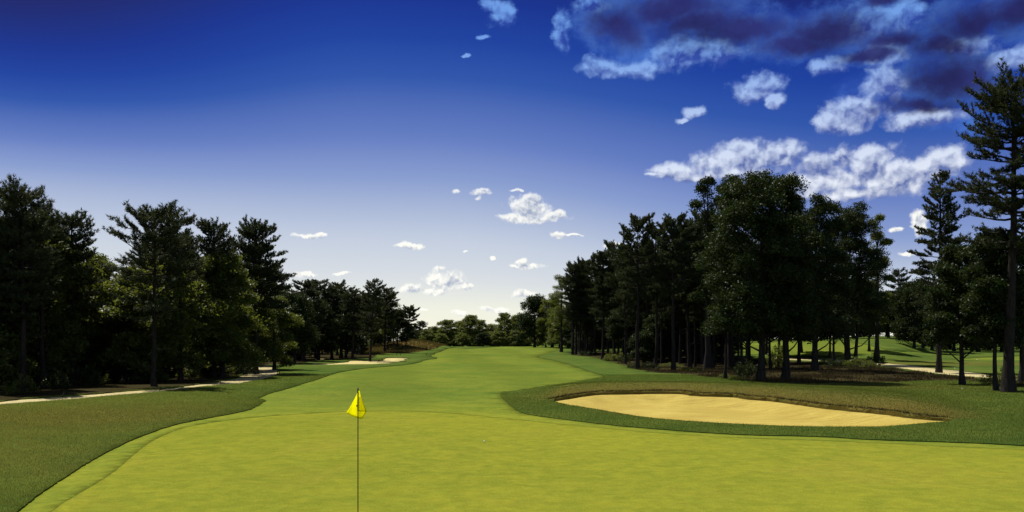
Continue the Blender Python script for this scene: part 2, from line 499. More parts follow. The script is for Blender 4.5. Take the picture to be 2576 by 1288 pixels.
def surface(name, keys, mat, label=None, dry=False):
    keys = [keys] if isinstance(keys, str) else keys
    sel = np.isin(region.astype(str), keys)
    f = CF[sel]
    used, inv = np.unique(f, return_inverse=True)
    f = inv.reshape(f.shape)
    xy = CVv[used]
    z = full_h(xy[:, 0], xy[:, 1], sand=(keys[0] == 'bunker')) + OFF[keys[0]]
    V = np.column_stack([xy, z])
    # edge skirts so that taller turf shows a real step
    e = np.concatenate([f[:, [0, 1]], f[:, [1, 2]], f[:, [2, 0]]])
    es = np.sort(e, 1)
    _, idx, cnt = np.unique(es, axis=0, return_index=True, return_counts=True)
    be = e[idx[cnt == 1]]
    bv, binv = np.unique(be, return_inverse=True)
    binv = binv.reshape(be.shape)
    low = V[bv].copy(); low[:, 2] -= 0.9
    n0 = len(V)
    V2 = np.vstack([V, low])
    quads = np.column_stack([be[:, 1], be[:, 0], n0 + binv[:, 0], n0 + binv[:, 1]])
    me = mesh(name, V2, [f, quads], smooth=False)
    sm = np.zeros(len(me.polygons), bool); sm[:len(f)] = True
    me.polygons.foreach_set('use_smooth', sm)
    if name == 'fairway':
        at = me.attributes.new('apron', 'FLOAT', 'POINT')
        at.data.foreach_set('value', np.exp(-(seg_dist(REG['green'][::4], V2[:, 0], V2[:, 1], True) / 7.0) ** 1.5).astype(np.float32))
    if dry:
        at = me.attributes.new('dry', 'FLOAT', 'POINT')
        at.data.foreach_set('value', dry_mask(V2[:, 0], V2[:, 1]).astype(np.float32))
    o = link(name, me, mat)
    tag(o, label, None, None, 'structure')
    return V, f

RV, RF = surface('rough_ground', 'rough', M['rough'], 'dark green and browned rough turf around the fairway and bunker', dry=True)
surface('fairway', 'fairway', M['fairway'], 'mown green fairway running to the far crest')
surface('putting_green', 'green', M['green'], 'yellow-green putting green across the foreground')
surface('next_fairway', 'far_fairway', M['fairway'], 'sunlit fairway on the hill behind the right wood')
surface('next_green', 'far_green', M['fairway'], 'pale strip of short turf behind the right pine')
surface('bunker_sand', 'bunker', M['sand'], 'golden raked sand of the large bunker beside the green')
surface('sandy_path', 'path_west', M['path'], 'sandy path along the edge of the left wood')
surface('cart_path', 'path_east', M['path'], 'sandy cart path crossing behind the right trees')
surface('waste_sand', ['waste', 'waste_small'], M['palesand'], 'thin sand bunker below the brown mound on the left')
MV, MF = surface('grass_mound', 'mound', M['dry'], 'low mound of long brown grass left of the far fairway')
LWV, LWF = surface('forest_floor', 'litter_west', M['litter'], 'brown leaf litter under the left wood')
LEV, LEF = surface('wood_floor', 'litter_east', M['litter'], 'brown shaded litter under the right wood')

def ground_z(x, y):
    return float(full_h([x], [y])[0])

# ------------------------------------------------------------------ grass blades
def scatter(V, f, n, rng, wfun):
    a, b, c = V[f[:, 0]], V[f[:, 1]], V[f[:, 2]]
    area = 0.5 * np.linalg.norm(np.cross(b - a, c - a), axis=1)
    ce = (a + b + c) / 3
    w = area * wfun(ce[:, 0], ce[:, 1])
    i = rng.choice(len(f), n, p=w / w.sum())
    r1, r2 = np.sqrt(rng.random(n)), rng.random(n)
    return (1 - r1)[:, None] * a[i] + (r1 * (1 - r2))[:, None] * b[i] + (r1 * r2)[:, None] * c[i]

def blades(name, P, h, w, mat, rng, label, cat='grass', lean=0.5):
    n = len(P)
    az = rng.uniform(0, 2 * np.pi, n)
    side = np.column_stack([np.cos(az), np.sin(az), np.zeros(n)]) * w[:, None] / 2
    az2 = rng.uniform(0, 2 * np.pi, n)
    ln = rng.uniform(0, lean, n) * h
    tip = P + np.column_stack([np.cos(az2) * ln, np.sin(az2) * ln, h])
    P = P - np.array([0, 0, 0.015])
    V = np.stack([P - side, P + side, tip], 1).reshape(-1, 3)
    o = link(name, mesh(name, V, [np.arange(3 * n).reshape(-1, 3)]), mat)
    tag(o, label, cat, None, 'stuff')

def vis(x, y):
    u = x / np.maximum(y, .1)
    return (np.abs(u) < 0.72) & (y > 9)

rb = np.random.default_rng(21)
P = scatter(RV, RF, 560000, rb, lambda x, y: np.where(vis(x, y) & (y < 75), 1 / np.maximum(y, 14) ** 1.7, 0))
dr = dry_mask(P[:, 0], P[:, 1])
isd = rb.random(len(P)) < dr * 0.6 + 0.06
dist = P[:, 1]
h = rb.uniform(0.022, 0.055, len(P)) * (1 - 0.1 * isd)
w = np.maximum(0.009, dist * 0.00045)
wm = (~isd) & (P[:, 0] < 0) & (rb.random(len(P)) < 0.85 * np.exp(-np.maximum(dist - 42, 0) / 9.0) * np.clip(seg_dist(REG['fairway'][::6], P[:, 0], P[:, 1], True) / 2.5, 0.15, 1))
blades('pale_rough', P[wm], h[wm], w[wm], M['blade_warm'], rb, 'yellowed short rough grass left of the green')  # blades paler and yellower than the rest of the rough
isg = (~isd) & (~wm)
blades('rough_grass', P[isg], h[isg], w[isg], M['blade'], rb, 'short dark green rough grass around the green and bunker')
blades('parched_grass', P[isd], h[isd], w[isd], M['blade_dry'], rb, 'dry brown blades mixed through the rough and bunker bank')
# shaggy lip along the far edge of the bunker
lip = densify(TOPLINE, 0.0006, closed=False)
lip = np.repeat(lip, 22, axis=0) + rb.normal(0, 0.16, (22 * len(lip), 2))
lip[:, 1] += 0.22
lz = full_h(lip[:, 0], lip[:, 1])
LP = np.column_stack([lip, lz + 0.03])
LP = LP[~inside(BK, lip[:, 0], lip[:, 1])]
blades('bunker_fringe', LP, rb.uniform(0.04, 0.11, len(LP)), np.full(len(LP), 0.03), M['lip'], rb, 'shaggy brown grass lip overhanging the far edge of the bunker', lean=0.8)
P = scatter(MV, MF, 26000, rb, lambda x, y: np.ones_like(x))
blades('mound_grass', P, rb.uniform(0.2, 0.55, len(P)), rb.uniform(0.05, 0.09, len(P)), M['blade_dry'], rb, 'long brown grass covering the far left mound')
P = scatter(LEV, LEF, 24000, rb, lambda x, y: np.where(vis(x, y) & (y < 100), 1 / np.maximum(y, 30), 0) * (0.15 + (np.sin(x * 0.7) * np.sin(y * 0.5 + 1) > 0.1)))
blades('woodland_grass', P, rb.uniform(0.08, 0.3, len(P)), rb.uniform(0.03, 0.06, len(P)), M['lip'], rb, 'thin grass coloured dark for shade on the floor of the right wood', lean=0.9)  # dark blade colour stands in for shade beneath the canopy

# ------------------------------------------------------------------ tree building
class Tubes:
    def __init__(self):
        self.V, self.Q, self.n = [], [], 0
    def add(self, pts_, rad, sides=6):
        P = np.asarray(pts_, float)
        r = np.asarray(rad, float)
        T = np.gradient(P, axis=0)
        T = unit(T)
        ref = np.where(np.abs(T[:, 2:3]) > 0.9, np.array([[1.0, 0, 0]]), np.array([[0, 0, 1.0]]))
        A = unit(np.cross(T, ref))
        B = np.cross(T, A)
        a = np.arange(sides) * 2 * np.pi / sides
        ring = P[:, None, :] + r[:, None, None] * (np.cos(a)[None, :, None] * A[:, None, :] + np.sin(a)[None, :, None] * B[:, None, :])
        k = len(P)
        idx = self.n + np.arange(k * sides).reshape(k, sides)
        q = np.stack([idx[:-1], np.roll(idx[:-1], -1, 1), np.roll(idx[1:], -1, 1), idx[1:]], -1).reshape(-1, 4)
        self.V.append(ring.reshape(-1, 3)); self.Q.append(q)
        self.n += k * sides
    def mesh(self, name):
        return mesh(name, np.vstack(self.V), [np.vstack(self.Q)], smooth=True)

def rand_unit(rng, n):
    return unit(rng.normal(size=(n, 3)))

def tuft_mesh(name, C, D, rng, K=9, L=(0.15, 0.25), w=0.04):
    n = len(C)
    d = unit(np.repeat(D, K, 0) * 0.75 + rand_unit(rng, n * K))
    c = np.repeat(C, K, 0) + rng.normal(0, 0.03, (n * K, 3))
    ln = rng.uniform(L[0], L[1], n * K)[:, None]
    s = unit(np.cross(d, rand_unit(rng, n * K))) * w / 2
    V = np.stack([c - s - d * ln * 0.15, c + s - d * ln * 0.15, c + d * ln], 1).reshape(-1, 3)
    return mesh(name, V, [np.arange(3 * n * K).reshape(-1, 3)])

def leaf_mesh(name, C, rng, K=34, rad=0.42, L=(0.10, 0.17), up=0.5):
    n = len(C) * K
    off = rand_unit(rng, n) * (rng.random(n) ** 0.45)[:, None] * rad * np.array([1, 1, 0.75])
    c = np.repeat(C, K, 0) + off
    nn = unit(rand_unit(rng, n) + np.array([0, 0, up]) + 0.35 * off / rad)
    a = unit(np.cross(nn, rand_unit(rng, n)))
    b = np.cross(nn, a)
    ln = rng.uniform(L[0], L[1], n)[:, None]
    wd = ln * rng.uniform(0.5, 0.7, n)[:, None]
    V = np.stack([c - a * ln / 2, c + b * wd / 2 + nn * ln * 0.08, c + a * ln / 2 - nn * ln * 0.1, c - b * wd / 2 + nn * ln * 0.08], 1).reshape(-1, 3)
    return mesh(name, V, [np.arange(4 * n).reshape(-1, 4)])

PROF = {'round': ([0, .12, .35, .65, .88, 1], [.6, .9, 1, .92, .68, .35]),
        'flat': ([0, .15, .4, .7, .9, 1], [.45, .75, .95, 1, .85, .5]),
        'cone': ([0, .1, .3, .6, .85, 1], [.8, 1, .9, .68, .42, .18]),
        'tall': ([0, .1, .3, .6, .85, 1], [.75, .95, 1, .85, .62, .4]),
        'spread': ([0, .08, .22, .5, .75, .92, 1], [.9, 1.2, 1.05, .8, .66, .52, .3])}

def pine_meshes(seed, H, R, cb=0.45, shape='round', step=0.5, nb=(3, 5), lean=(0, 0), K=10, w=0.045, sub=0.34, stubs=8, bend=0.02, thick=1.0, skip=0.12):
    rng = np.random.default_rng(seed)
    n = 14
    zs = np.linspace(0, H, n)
    wob = np.cumsum(rng.normal(0, bend * H / n * 2.0, (n, 2)), axis=0)
    wob -= wob[0]
    tp = np.column_stack([wob[:, 0] + lean[0] * zs, wob[:, 1] + lean[1] * zs, zs])
    r0 = (0.0105 * H + 0.045) * thick
    tr = r0 * (1 - 0.88 * (zs / H)) + 0.012
    tr[0] *= 1.45
    tb = Tubes()
    tb.add(tp, tr, 8)
    at = lambda z: np.array([np.interp(z, zs, tp[:, 0]), np.interp(z, zs, tp[:, 1]), z])
    C, D = [], []
    px, py = PROF[shape]
    z = cb * H
    az = rng.uniform(0, 6.28)
    while z < H * 0.985:
        t = (z / H - cb) / (1 - cb)
        wdt = R * np.interp(t, px, py)
        k = rng.integers(nb[0], nb[1] + 1)
        for j in range(k):
            az += 6.28 / k + rng.normal(0, 0.35)
            if rng.random() < skip:
                continue
            L = wdt * rng.uniform(0.5, 1.2)
            if L < 0.25: L = 0.25
            el = np.interp(t, [0, 0.5, 1], [-0.15, 0.08, 0.5]) + rng.normal(0, 0.14)
            m = 6
            P = [at(z + rng.uniform(-.15, .15))]
            a = az
            for q in range(m):
                e = el + 0.42 * (q / m) ** 1.5 + rng.normal(0, 0.08)
                a += rng.normal(0, 0.1)
                P.append(P[-1] + L / m * np.array([math.cos(a) * math.cos(e), math.sin(a) * math.cos(e), math.sin(e)]))
            P = np.array(P)
            rb_ = max(0.012, 0.016 * L + 0.008) * thick
            tb.add(P, np.linspace(rb_, 0.006, m + 1), 4)
            ns = int(L / sub) + 2
            for s in np.linspace(0.22, 1.0, ns):
                i = s * m
                i0 = min(int(i), m - 1)
                p = P[i0] + (P[i0 + 1] - P[i0]) * (i - i0)
                dirb = unit(P[i0 + 1] - P[i0])
                for sd in (-1, 1):
                    if rng.random() < 0.12: continue
                    sl = rng.uniform(0.55, 1.2) * (0.36 * L * (1 - s) + 0.42)
                    aa = sd * rng.uniform(0.45, 1.05)
                    ca, sa = math.cos(aa), math.sin(aa)
                    d = np.array([dirb[0] * ca - dirb[1] * sa, dirb[0] * sa + dirb[1] * ca, dirb[2] + rng.uniform(0.0, 0.4)])
                    d = d / np.linalg.norm(d)
                    e2 = p + d * sl + np.array([0, 0, 0.12 * sl])
                    tb.add([p, p + d * sl * 0.5, e2], [0.012, 0.008, 0.004], 3)
                    kk = max(2, int(sl / 0.13))
                    for q in np.linspace(0.35, 1, kk):
                        C.append(p + (e2 - p) * q + rng.normal(0, 0.03, 3))
                        D.append(d * 0.8 + np.array([0, 0, 0.55]))
            C.append(P[-1]); D.append(unit(P[-1] - P[-2]) + np.array([0, 0, 0.4]))
        z += step * rng.uniform(0.7, 1.3) * np.interp(t, [0, 1], [1.0, 0.62])
    for q in range(4):
        C.append(tp[-1] + np.array([0, 0, -0.12 * q])); D.append(np.array([0, 0, 1.0]))
    for _ in range(stubs):                                   # dead lower branches
        zz = rng.uniform(0.2, cb) * H
        a = rng.uniform(0, 6.28); L = rng.uniform(0.3, 1.1)
        p = at(zz)
        d = np.array([math.cos(a), math.sin(a), rng.uniform(-.3, .2)])
        tb.add([p, p + d * L * .6, p + d * L + np.array([0, 0, -.1 * L])], [0.022, 0.014, 0.006], 3)
    crown = tuft_mesh('pine_crown', np.array(C), np.array(D), rng, K=K, w=w)
    trunk = tb.mesh('pine_trunk')
    trunk.materials.append(M['bark']); crown.materials.append(M['needle'])
    return trunk, crown

def broad_meshes(seed, H, R, cb=0.3, lobes=14, ncl=420, K=30, leaf='leaf', trunks=1, L=(0.13, 0.22), rad=0.48, bottom=0.65, top=0.35, thick=1.0, lean=(0, 0), spread=0.0):
    rng = np.random.default_rng(seed)
    tb = Tubes()
    trunkp = []
    for k in range(trunks):
        a = rng.uniform(0, 6.28) if trunks == 1 else 6.28 * k / trunks + rng.uniform(-.4, .4)
        b0 = np.array([math.cos(a), math.sin(a), 0]) * (spread if trunks > 1 else 0)
        n = 9
        zs = np.linspace(0, 0.82 * H, n)
        wob = np.cumsum(rng.normal(0, 0.014 * H / n * 2.2, (n, 2)), axis=0); wob -= wob[0]
        out = 0.10 * R if trunks > 1 else 0
        tp = np.column_stack([b0[0] + wob[:, 0] + out * math.cos(a) * zs / H * 2 + lean[0] * zs, b0[1] + wob[:, 1] + out * math.sin(a) * zs / H * 2 + lean[1] * zs, zs])
        r0 = (0.014 * H + 0.05) * thick / (trunks ** 0.4)
        rr = r0 * (1 - 0.85 * zs / zs[-1]) + 0.015
        rr[0] *= 1.5
        tb.add(tp, rr, 8)
        trunkp.append(tp)
    lc, lr = [], []
    for i in range(lobes):
        t = (i + rng.uniform(0.1, 0.9)) / lobes
        prof = np.interp(t, [0, 0.25, 0.55, 0.85, 1], [bottom, 0.95, 1.0, 0.68, top])
        a = i * 2.4 + rng.uniform(-.5, .5)
        rl = R * rng.choice([0.24, 0.30, 0.36, 0.46]) * rng.uniform(0.9, 1.1) * (0.75 + 0.35 * prof)
        rr = max(0.0, R * prof - rl * 0.62) * rng.uniform(0.72, 1.12)
        zc = (cb + (1 - cb) * t) * H
        zc = np.clip(zc, cb * H + rl * 0.45, H - rl * rng.uniform(0.72, 1.05))
        lc.append((rr * math.cos(a) + lean[0] * zc, rr * math.sin(a) + lean[1] * zc, zc)); lr.append(rl)
    lc = np.array(lc); lr = np.array(lr)
    C = []
    pr = lr ** 2 / (lr ** 2).sum()
    cnt = rng.multinomial(ncl, pr)
    for c, r, k in zip(lc, lr, cnt):
        if k == 0: continue
        u = rand_unit(rng, k); u[:, 2] = np.where(u[:, 2] < -0.35, -u[:, 2], u[:, 2])
        q = c + u * r * rng.uniform(0.45, 1.08, k)[:, None] * np.array([1, 1, 0.8])
        C.append(q)
        tp = trunkp[rng.integers(len(trunkp))]
        zb = np.clip(c[2] - np.linalg.norm(c[:2]) * rng.uniform(0.5, 1.0), 0.55 * cb * H, 0.78 * H)
        b = np.array([np.interp(zb, tp[:, 2], tp[:, 0]), np.interp(zb, tp[:, 2], tp[:, 1]), zb])
        mid = (b + c) / 2 + np.array([0, 0, -0.08 * np.linalg.norm(c - b)]) + rng.normal(0, 0.1, 3)
        tb.add([b, mid, c], np.array([0.045, 0.03, 0.02]) * thick * (0.6 + 0.08 * H), 5)
        for e in q[::2]:
            mm = (c + e) / 2 + rng.normal(0, 0.08, 3)
            tb.add([c, mm, e], [0.018, 0.011, 0.005], 3)
    inner = int(0.25 * ncl)
    th = rng.uniform(0, 6.28, inner); tt = rng.uniform(0.08, 0.9, inner)
    ri = R * 0.55 * np.sqrt(rng.random(inner)) * np.interp(tt, [0, .25, .55, .85, 1], [bottom, .95, 1, .68, top])
    zi = (cb + (1 - cb) * tt) * H
    C.append(np.column_stack([ri * np.cos(th) + lean[0] * zi, ri * np.sin(th) + lean[1] * zi, zi]))
    C = np.vstack(C)
    crown = leaf_mesh('broadleaf_crown', C, rng, K=K, rad=rad, L=L)
    trunk = tb.mesh('broadleaf_trunk')
    trunk.materials.append(M['oakbark']); crown.materials.append(M[leaf])
    return trunk, crown

def shrub_meshes(seed, H, R, ncl=46, K=26, leaf='leaf', L=(0.09, 0.15)):
    rng = np.random.default_rng(seed)
    tb = Tubes(); C = []
    for i in range(ncl):
        a = rng.uniform(0, 6.28); rr = R * math.sqrt(rng.random())
        zt = H * rng.uniform(0.25, 1.0) * (1 - 0.55 * (rr / R) ** 2)
        p = np.array([rr * math.cos(a), rr * math.sin(a), zt])
        C.append(p)
        b = np.array([0.25 * p[0] + rng.normal(0, .05), 0.25 * p[1] + rng.normal(0, .05), -0.05])
        tb.add([b, (b + p) / 2 + rng.normal(0, .04, 3), p], [0.016, 0.01, 0.004], 3)
    crown = leaf_mesh('shrub_foliage', np.array(C), rng, K=K, rad=0.24, L=L)
    stem = tb.mesh('shrub_stem')
    stem.materials.append(M['oakbark']); crown.materials.append(M[leaf])
    return stem, crown

def make_tree(name, meshes, loc, sxy=1.0, sz=1.0, rz=0.0, parts=('trunk', 'crown')):
    e = empty(name, loc, rz)
    e.scale = (sxy, sxy, sz)
    for nm, me in zip(parts, meshes):
        link(nm, me, None, e)
    return e

def px_place(X, Yb, Yt, dist=None):
    """base point and height of a tree standing at photo point (X, Yb) whose top reaches Yt"""
    if dist is None:
        x, d, _ = gp(X, Yb)
    else:
        d = dist; x = (X - CX) / F * d
    z = ground_z(x, d)
    H = CAMZ + (HY - Yt) * d / F - z
    return x, d, z, H

GL, GR, GC, GB = 'trees of the left wood', 'trees of the right wood', 'trees beyond the far crest', 'trees behind the next hole'

def hero_pine(X, Yb, Yt, hw, label, group, seed, dist=None, **kw):
    x, d, z, H = px_place(X, Yb, Yt, dist)
    R = hw * d / F
    H *= 0.945
    kw.setdefault('w', max(0.04, d * 0.0008))
    t = make_tree('pine_tree', pine_meshes(seed, H, R, **kw), (x, d, z - 0.05))
    tag(t, label, 'pine tree', group)
    return t

def hero_broad(X, Yb, Yt, hw, label, group, seed, dist=None, cat='oak tree', name='oak_tree', **kw):
    x, d, z, H = px_place(X, Yb, Yt, dist)
    R = hw * d / F
    t = make_tree(name, broad_meshes(seed, H, R, **kw), (x, d, z - 0.05))
    tag(t, label, cat, group)
    return t

# stock of shared meshes for the trees that stand among the others
PINES = [(pine_meshes(100 + i, 12.0, 2.1, cb=[.38, .45, .32, .48, .4, .25][i], shape=['round', 'flat', 'round', 'flat', 'round', 'cone'][i], step=0.5, K=9, w=0.07, nb=(3, 5), skip=.08), 12.0, 2.1) for i in range(6)]
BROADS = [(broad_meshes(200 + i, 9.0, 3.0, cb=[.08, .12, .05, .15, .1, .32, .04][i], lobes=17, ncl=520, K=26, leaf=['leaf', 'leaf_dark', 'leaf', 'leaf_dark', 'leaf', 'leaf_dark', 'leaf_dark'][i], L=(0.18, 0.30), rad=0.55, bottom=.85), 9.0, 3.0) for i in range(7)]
SHRUBS = [shrub_meshes(300 + i, 1.2, 1.0, leaf=['leaf', 'leaf', 'leaf_dark', 'leaf'][i]) for i in range(4)]
rt = random.Random(9)

def stock_tree(kind, X, Yb, Yt, hw, label, group, dist=None, v=None):
    x, d, z, H = px_place(X, Yb, Yt, dist)
    lib = PINES if kind == 'pine' else BROADS
    ms, h0, r0 = lib[(rt.randrange(6) if kind == 'pine' else rt.randrange(5)) if v is None else (rt.choice(v) if isinstance(v, tuple) else v)]
    R = hw * d / F
    sz = H / h0
    sxy = min(max(R / r0, 0.45 * sz), 1.7 * sz)
    sz *= 0.955 if kind == 'pine' else 0.99
    t = make_tree('pine_tree' if kind == 'pine' else 'broadleaf_tree', ms, (x, d, z - 0.05), sxy, sz, rt.uniform(0, 6.28))
    tag(t, label, 'pine tree' if kind == 'pine' else 'broadleaf tree', group)
    return t

# ---- left wood, the trees one can tell apart
hero_pine(58, 986, 448, 74, 'tallest pine at the left edge of the photo, its crown topping the left wood', GL, 1, cb=.42, shape='flat', nb=(4, 6), skip=.06)
hero_pine(12, 984, 466, 64, 'tall pine cut by the left frame edge, beside the tallest left pine', GL, 2, cb=.45, shape='flat', nb=(3, 5))
hero_pine(108, 978, 484, 54, 'slim tall pine on the right shoulder of the tallest left pine', GL, 3, cb=.5, shape='round')
hero_pine(182, 968, 520, 62, 'pine with curved bare trunk and tufted head left of the skyline gap', GL, 5, cb=.42, shape='round', bend=.035, nb=(3, 5))
hero_pine(388, 973, 516, 104, 'broad pine with dark straight trunk standing beside the sandy path', GL, 6, cb=.4, shape='flat', nb=(3, 5), stubs=14, lean=(0.0, 0), bend=.012)
hero_pine(455, 958, 528, 56, 'thin open-crowned pine just right of the broad path-side pine', GL, 7, cb=.55, shape='flat', skip=.25)
hero_pine(540, 950, 543, 58, 'pointed pine standing behind the leafy oak of the left wood', GL, 8, cb=.5, shape='round', nb=(4, 5))
hero_pine(645, 940, 553, 92, 'layered pine with long flat branches reaching right over the fairway gap', GL, 9, cb=.48, shape='spread', nb=(4, 6), skip=.08)
hero_broad(560, 962, 640, 100, 'bright leafy oak reaching to the ground in front of the left pines', GL, 31, cb=.06, lobes=22, ncl=1350, K=30, bottom=.8, dist=70)
hero_broad(690, 930, 745, 60, 'sunlit round oak below the layered pine of the left wood', GL, 32, cb=.06, lobes=14, ncl=720, K=28, L=(.12, .2))
hero_broad(250, 965, 640, 70, 'low leafy tree filling the skyline gap in the left wood', GL, 33, cb=.1, lobes=16, ncl=780, K=28, dist=75)
hero_broad(115, 980, 745, 72, 'leafy young tree under the tallest left pines', GL, 34, cb=.08, lobes=14, ncl=630, K=26, dist=57)
hero_broad(20, 985, 830, 50, 'pale leafy sapling at the bottom left below the tall pines', GL, 35, cb=.1, lobes=10, ncl=390, K=26, dist=51)
hero_broad(312, 962, 700, 62, 'dark leafy tree left of the broad path-side pine', GL, 36, cb=.05, lobes=14, ncl=630, K=28, leaf='leaf_dark', dist=68)
hero_broad(455, 955, 690, 65, 'leafy tree between the broad pine and the bright oak', GL, 37, cb=.05, lobes=14, ncl=690, K=28, dist=78)
for X, Yb, Yt, hw, lab in [
    (765, 908, 703, 38, 'rounded pine right of the layered pine, first of the lower left row'),
    (800, 903, 700, 36, 'bushy pine second in the lower row of the left wood'),
    (835, 903, 722, 30, 'short pine with its trunk foot beside the small sand patch'),
    (858, 900, 709, 36, 'pointed pine in the middle of the lower left row'),
    (887, 905, 728, 30, 'dark pine with its foot at the left tip of the waste sand'),
    (968, 888, 722, 28, 'dark pine with its foot on the brown mound'),
    (912, 891, 735, 30, 'thin pine behind the leaning trunk near the waste sand')]:
    stock_tree('pine', X, Yb, Yt, hw * 1.4, lab, GL, v=(0, 2, 4))
hero_pine(930, 908, 695, 36, 'leaning pine standing in the waste sand with open crooked head', GL, 12, cb=.3, shape='round', lean=(0.06, 0), nb=(3, 4), w=.06)
hero_broad(975, 880, 738, 32, 'rounded broadleaf ending the left row above the mound', GL, 38, cb=.2, lobes=12, ncl=480, K=24, L=(.16, .26), rad=.6)
hero_pine(1020, 874, 770, 26, 'small leaning flat-topped pine alone at the right end of the left wood', GL, 13, cb=.45, shape='round', lean=(0.10, 0), nb=(3, 5), w=.12, skip=.15, step=.5)
for X, Yb, Yt, hw, lab in [
    (740, 915, 735, 55, 'sunlit leafy tree behind the wide end of the sandy path'),
    (800, 905, 750, 50, 'sunlit leafy tree behind the small sand patch'),
    (870, 900, 755, 46, 'low leafy tree behind the left tip of the waste sand'),
    (1000, 873, 775, 34, 'small leafy tree behind the brown mound')]:
    stock_tree('broad', X, Yb, Yt, hw, lab, GL)

sky_l = ([-200, 0, 65, 130, 180, 245, 285, 330, 390, 450, 540, 600, 650, 700, 740, 760, 830, 850, 900, 935, 1000, 1010],
         [460, 475, 455, 500, 545, 655, 650, 590, 540, 560, 570, 580, 600, 640, 700, 725, 735, 735, 750, 720, 760, 790])
front_l = ([-200, 0, 62, 182, 300, 388, 450, 600, 640, 700, 780, 835, 900, 960, 1000], [1005, 994, 985, 970, 964, 968, 958, 940, 916, 912, 904, 899, 893, 884, 873])
def fill(n, xr, sky, front, deep, group, labp, labb, pb, margin=(15, 110), seed=1, keep=None):
    r = random.Random(seed)
    for i in range(n):
        X = xr[0] + (xr[1] - xr[0]) * (i + r.random()) / n
        _, d0, _ = gp(X, np.interp(X, *front))
        d = d0 + 3 + r.random() * deep
        Yt = np.interp(X, *sky) + r.uniform(*margin)
        br = r.random() < pb
        Y = Yt + (60 if br else 0)
        hw = r.uniform(2.4, 3.6) * F / d if br else r.uniform(2.1, 2.9) * F / d
        stock_tree('broad' if br else 'pine', X, 0, Y, hw, labb if br else labp, group + (' broadleaves' if br else ' pines'), dist=d, v=(keep if br else None))
fill(20, (-190, 770), sky_l, front_l, 24, 'crowded left wood', 'dark pine crowded deep among the others in the left wood', 'leafy understorey tree crowded deep in the left wood', 0.0, seed=2)
fill(50, (-190, 770), sky_l, front_l, 18, 'crowded left wood', 'dark pine crowded deep among the others in the left wood', 'leafy understorey tree crowded deep in the left wood', 1.0, margin=(10, 150), seed=3, keep=(0, 2, 4))
fill(32, (740, 1005), sky_l, front_l, 45, 'crowded left row', 'dark pine crowded in the lower row of the left wood', 'leafy tree crowded in the lower row of the left wood', 0.6, margin=(8, 50), seed=4)

# ---- right wood
hero_broad(1914, 957, 432, 136, 'tallest and broadest oak of the right wood with thick trunk', GR, 41, cb=.2, lobes=30, ncl=2250, K=28, leaf='leaf_dark', bottom=1.0, top=.75, thick=.95)
hero_broad(1976, 956, 470, 62, 'dark oak close against the right side of the tallest oak', GR, 42, cb=.2, lobes=18, ncl=930, K=28, leaf='leaf_dark', bottom=.9)
hero_broad(2050, 934, 490, 85, 'oak with a single thin dark trunk in front of the sunlit hill', GR, 43, cb=.17, lobes=24, ncl=1900, K=28, leaf='leaf_dark', bottom=.9, top=.5)
hero_broad(2138, 919, 508, 92, 'oak with three trunks in one clump at the right end of the wood', GR, 44, cb=.17, lobes=24, ncl=2000, K=28, leaf='leaf_dark', bottom=.85, top=.5, trunks=3, spread=.55)
hero_broad(2205, 905, 540, 40, 'slighter oak overhanging at the right end of the wood', GR, 45, cb=.25, lobes=14, ncl=800, K=28, leaf='leaf', bottom=.7)
hero_broad(1780, 930, 447, 55, 'oak with knobbly left shoulder beside the tallest oak', GR, 46, cb=.3, lobes=16, ncl=780, K=28, leaf='leaf_dark')
hero_broad(1840, 925, 440, 60, 'oak filling between the knobbly oak and the tallest oak', GR, 47, cb=.25, lobes=16, ncl=840, K=28, leaf='leaf_dark')
hero_pine(1604, 929, 532, 62, 'tall pine with open head and straight bare trunk at the front of the right wood', GR, 14, cb=.5, shape='round', nb=(3, 4), stubs=22, bend=.012, skip=.15)
hero_pine(1694, 932, 527, 55, 'tall pine with open head left of the oaks in the right wood', GR, 15, cb=.52, shape='round', nb=(3, 5), stubs=18, bend=.014)
hero_pine(1650, 918, 552, 45, 'pine between the two tall open-headed pines', GR, 16, cb=.5, shape='flat', stubs=14)
hero_pine(1735, 925, 545, 40, 'pine with thin head touching the knobbly oak', GR, 17, cb=.45, shape='round', stubs=12)
hero_pine(1824, 954, 620, 36, 'slender dark trunk in front of the big oaks, lighter green head', GR, 18, cb=.45, shape='round', stubs=12, thick=.8)
hero_pine(1516, 905, 625, 40, 'bushy pine on the left slope of the right wood', GR, 19, cb=.42, shape='round', nb=(4, 5))
hero_pine(1476, 891, 645, 38, 'dense pine third from the fairway end of the right wood', GR, 20, cb=.38, shape='round', nb=(4, 5), w=.06)
hero_pine(1441, 893, 658, 34, 'pine with paired trunks at the fairway end of the right wood', GR, 22, cb=.38, shape='round', nb=(4, 5), w=.06)
hero_broad(1412, 886, 690, 36, 'oak with knobbly clumps leaning out over the fairway from the right wood', GR, 48, cb=.3, lobes=13, ncl=420, K=22, L=(.15, .24), rad=.5)
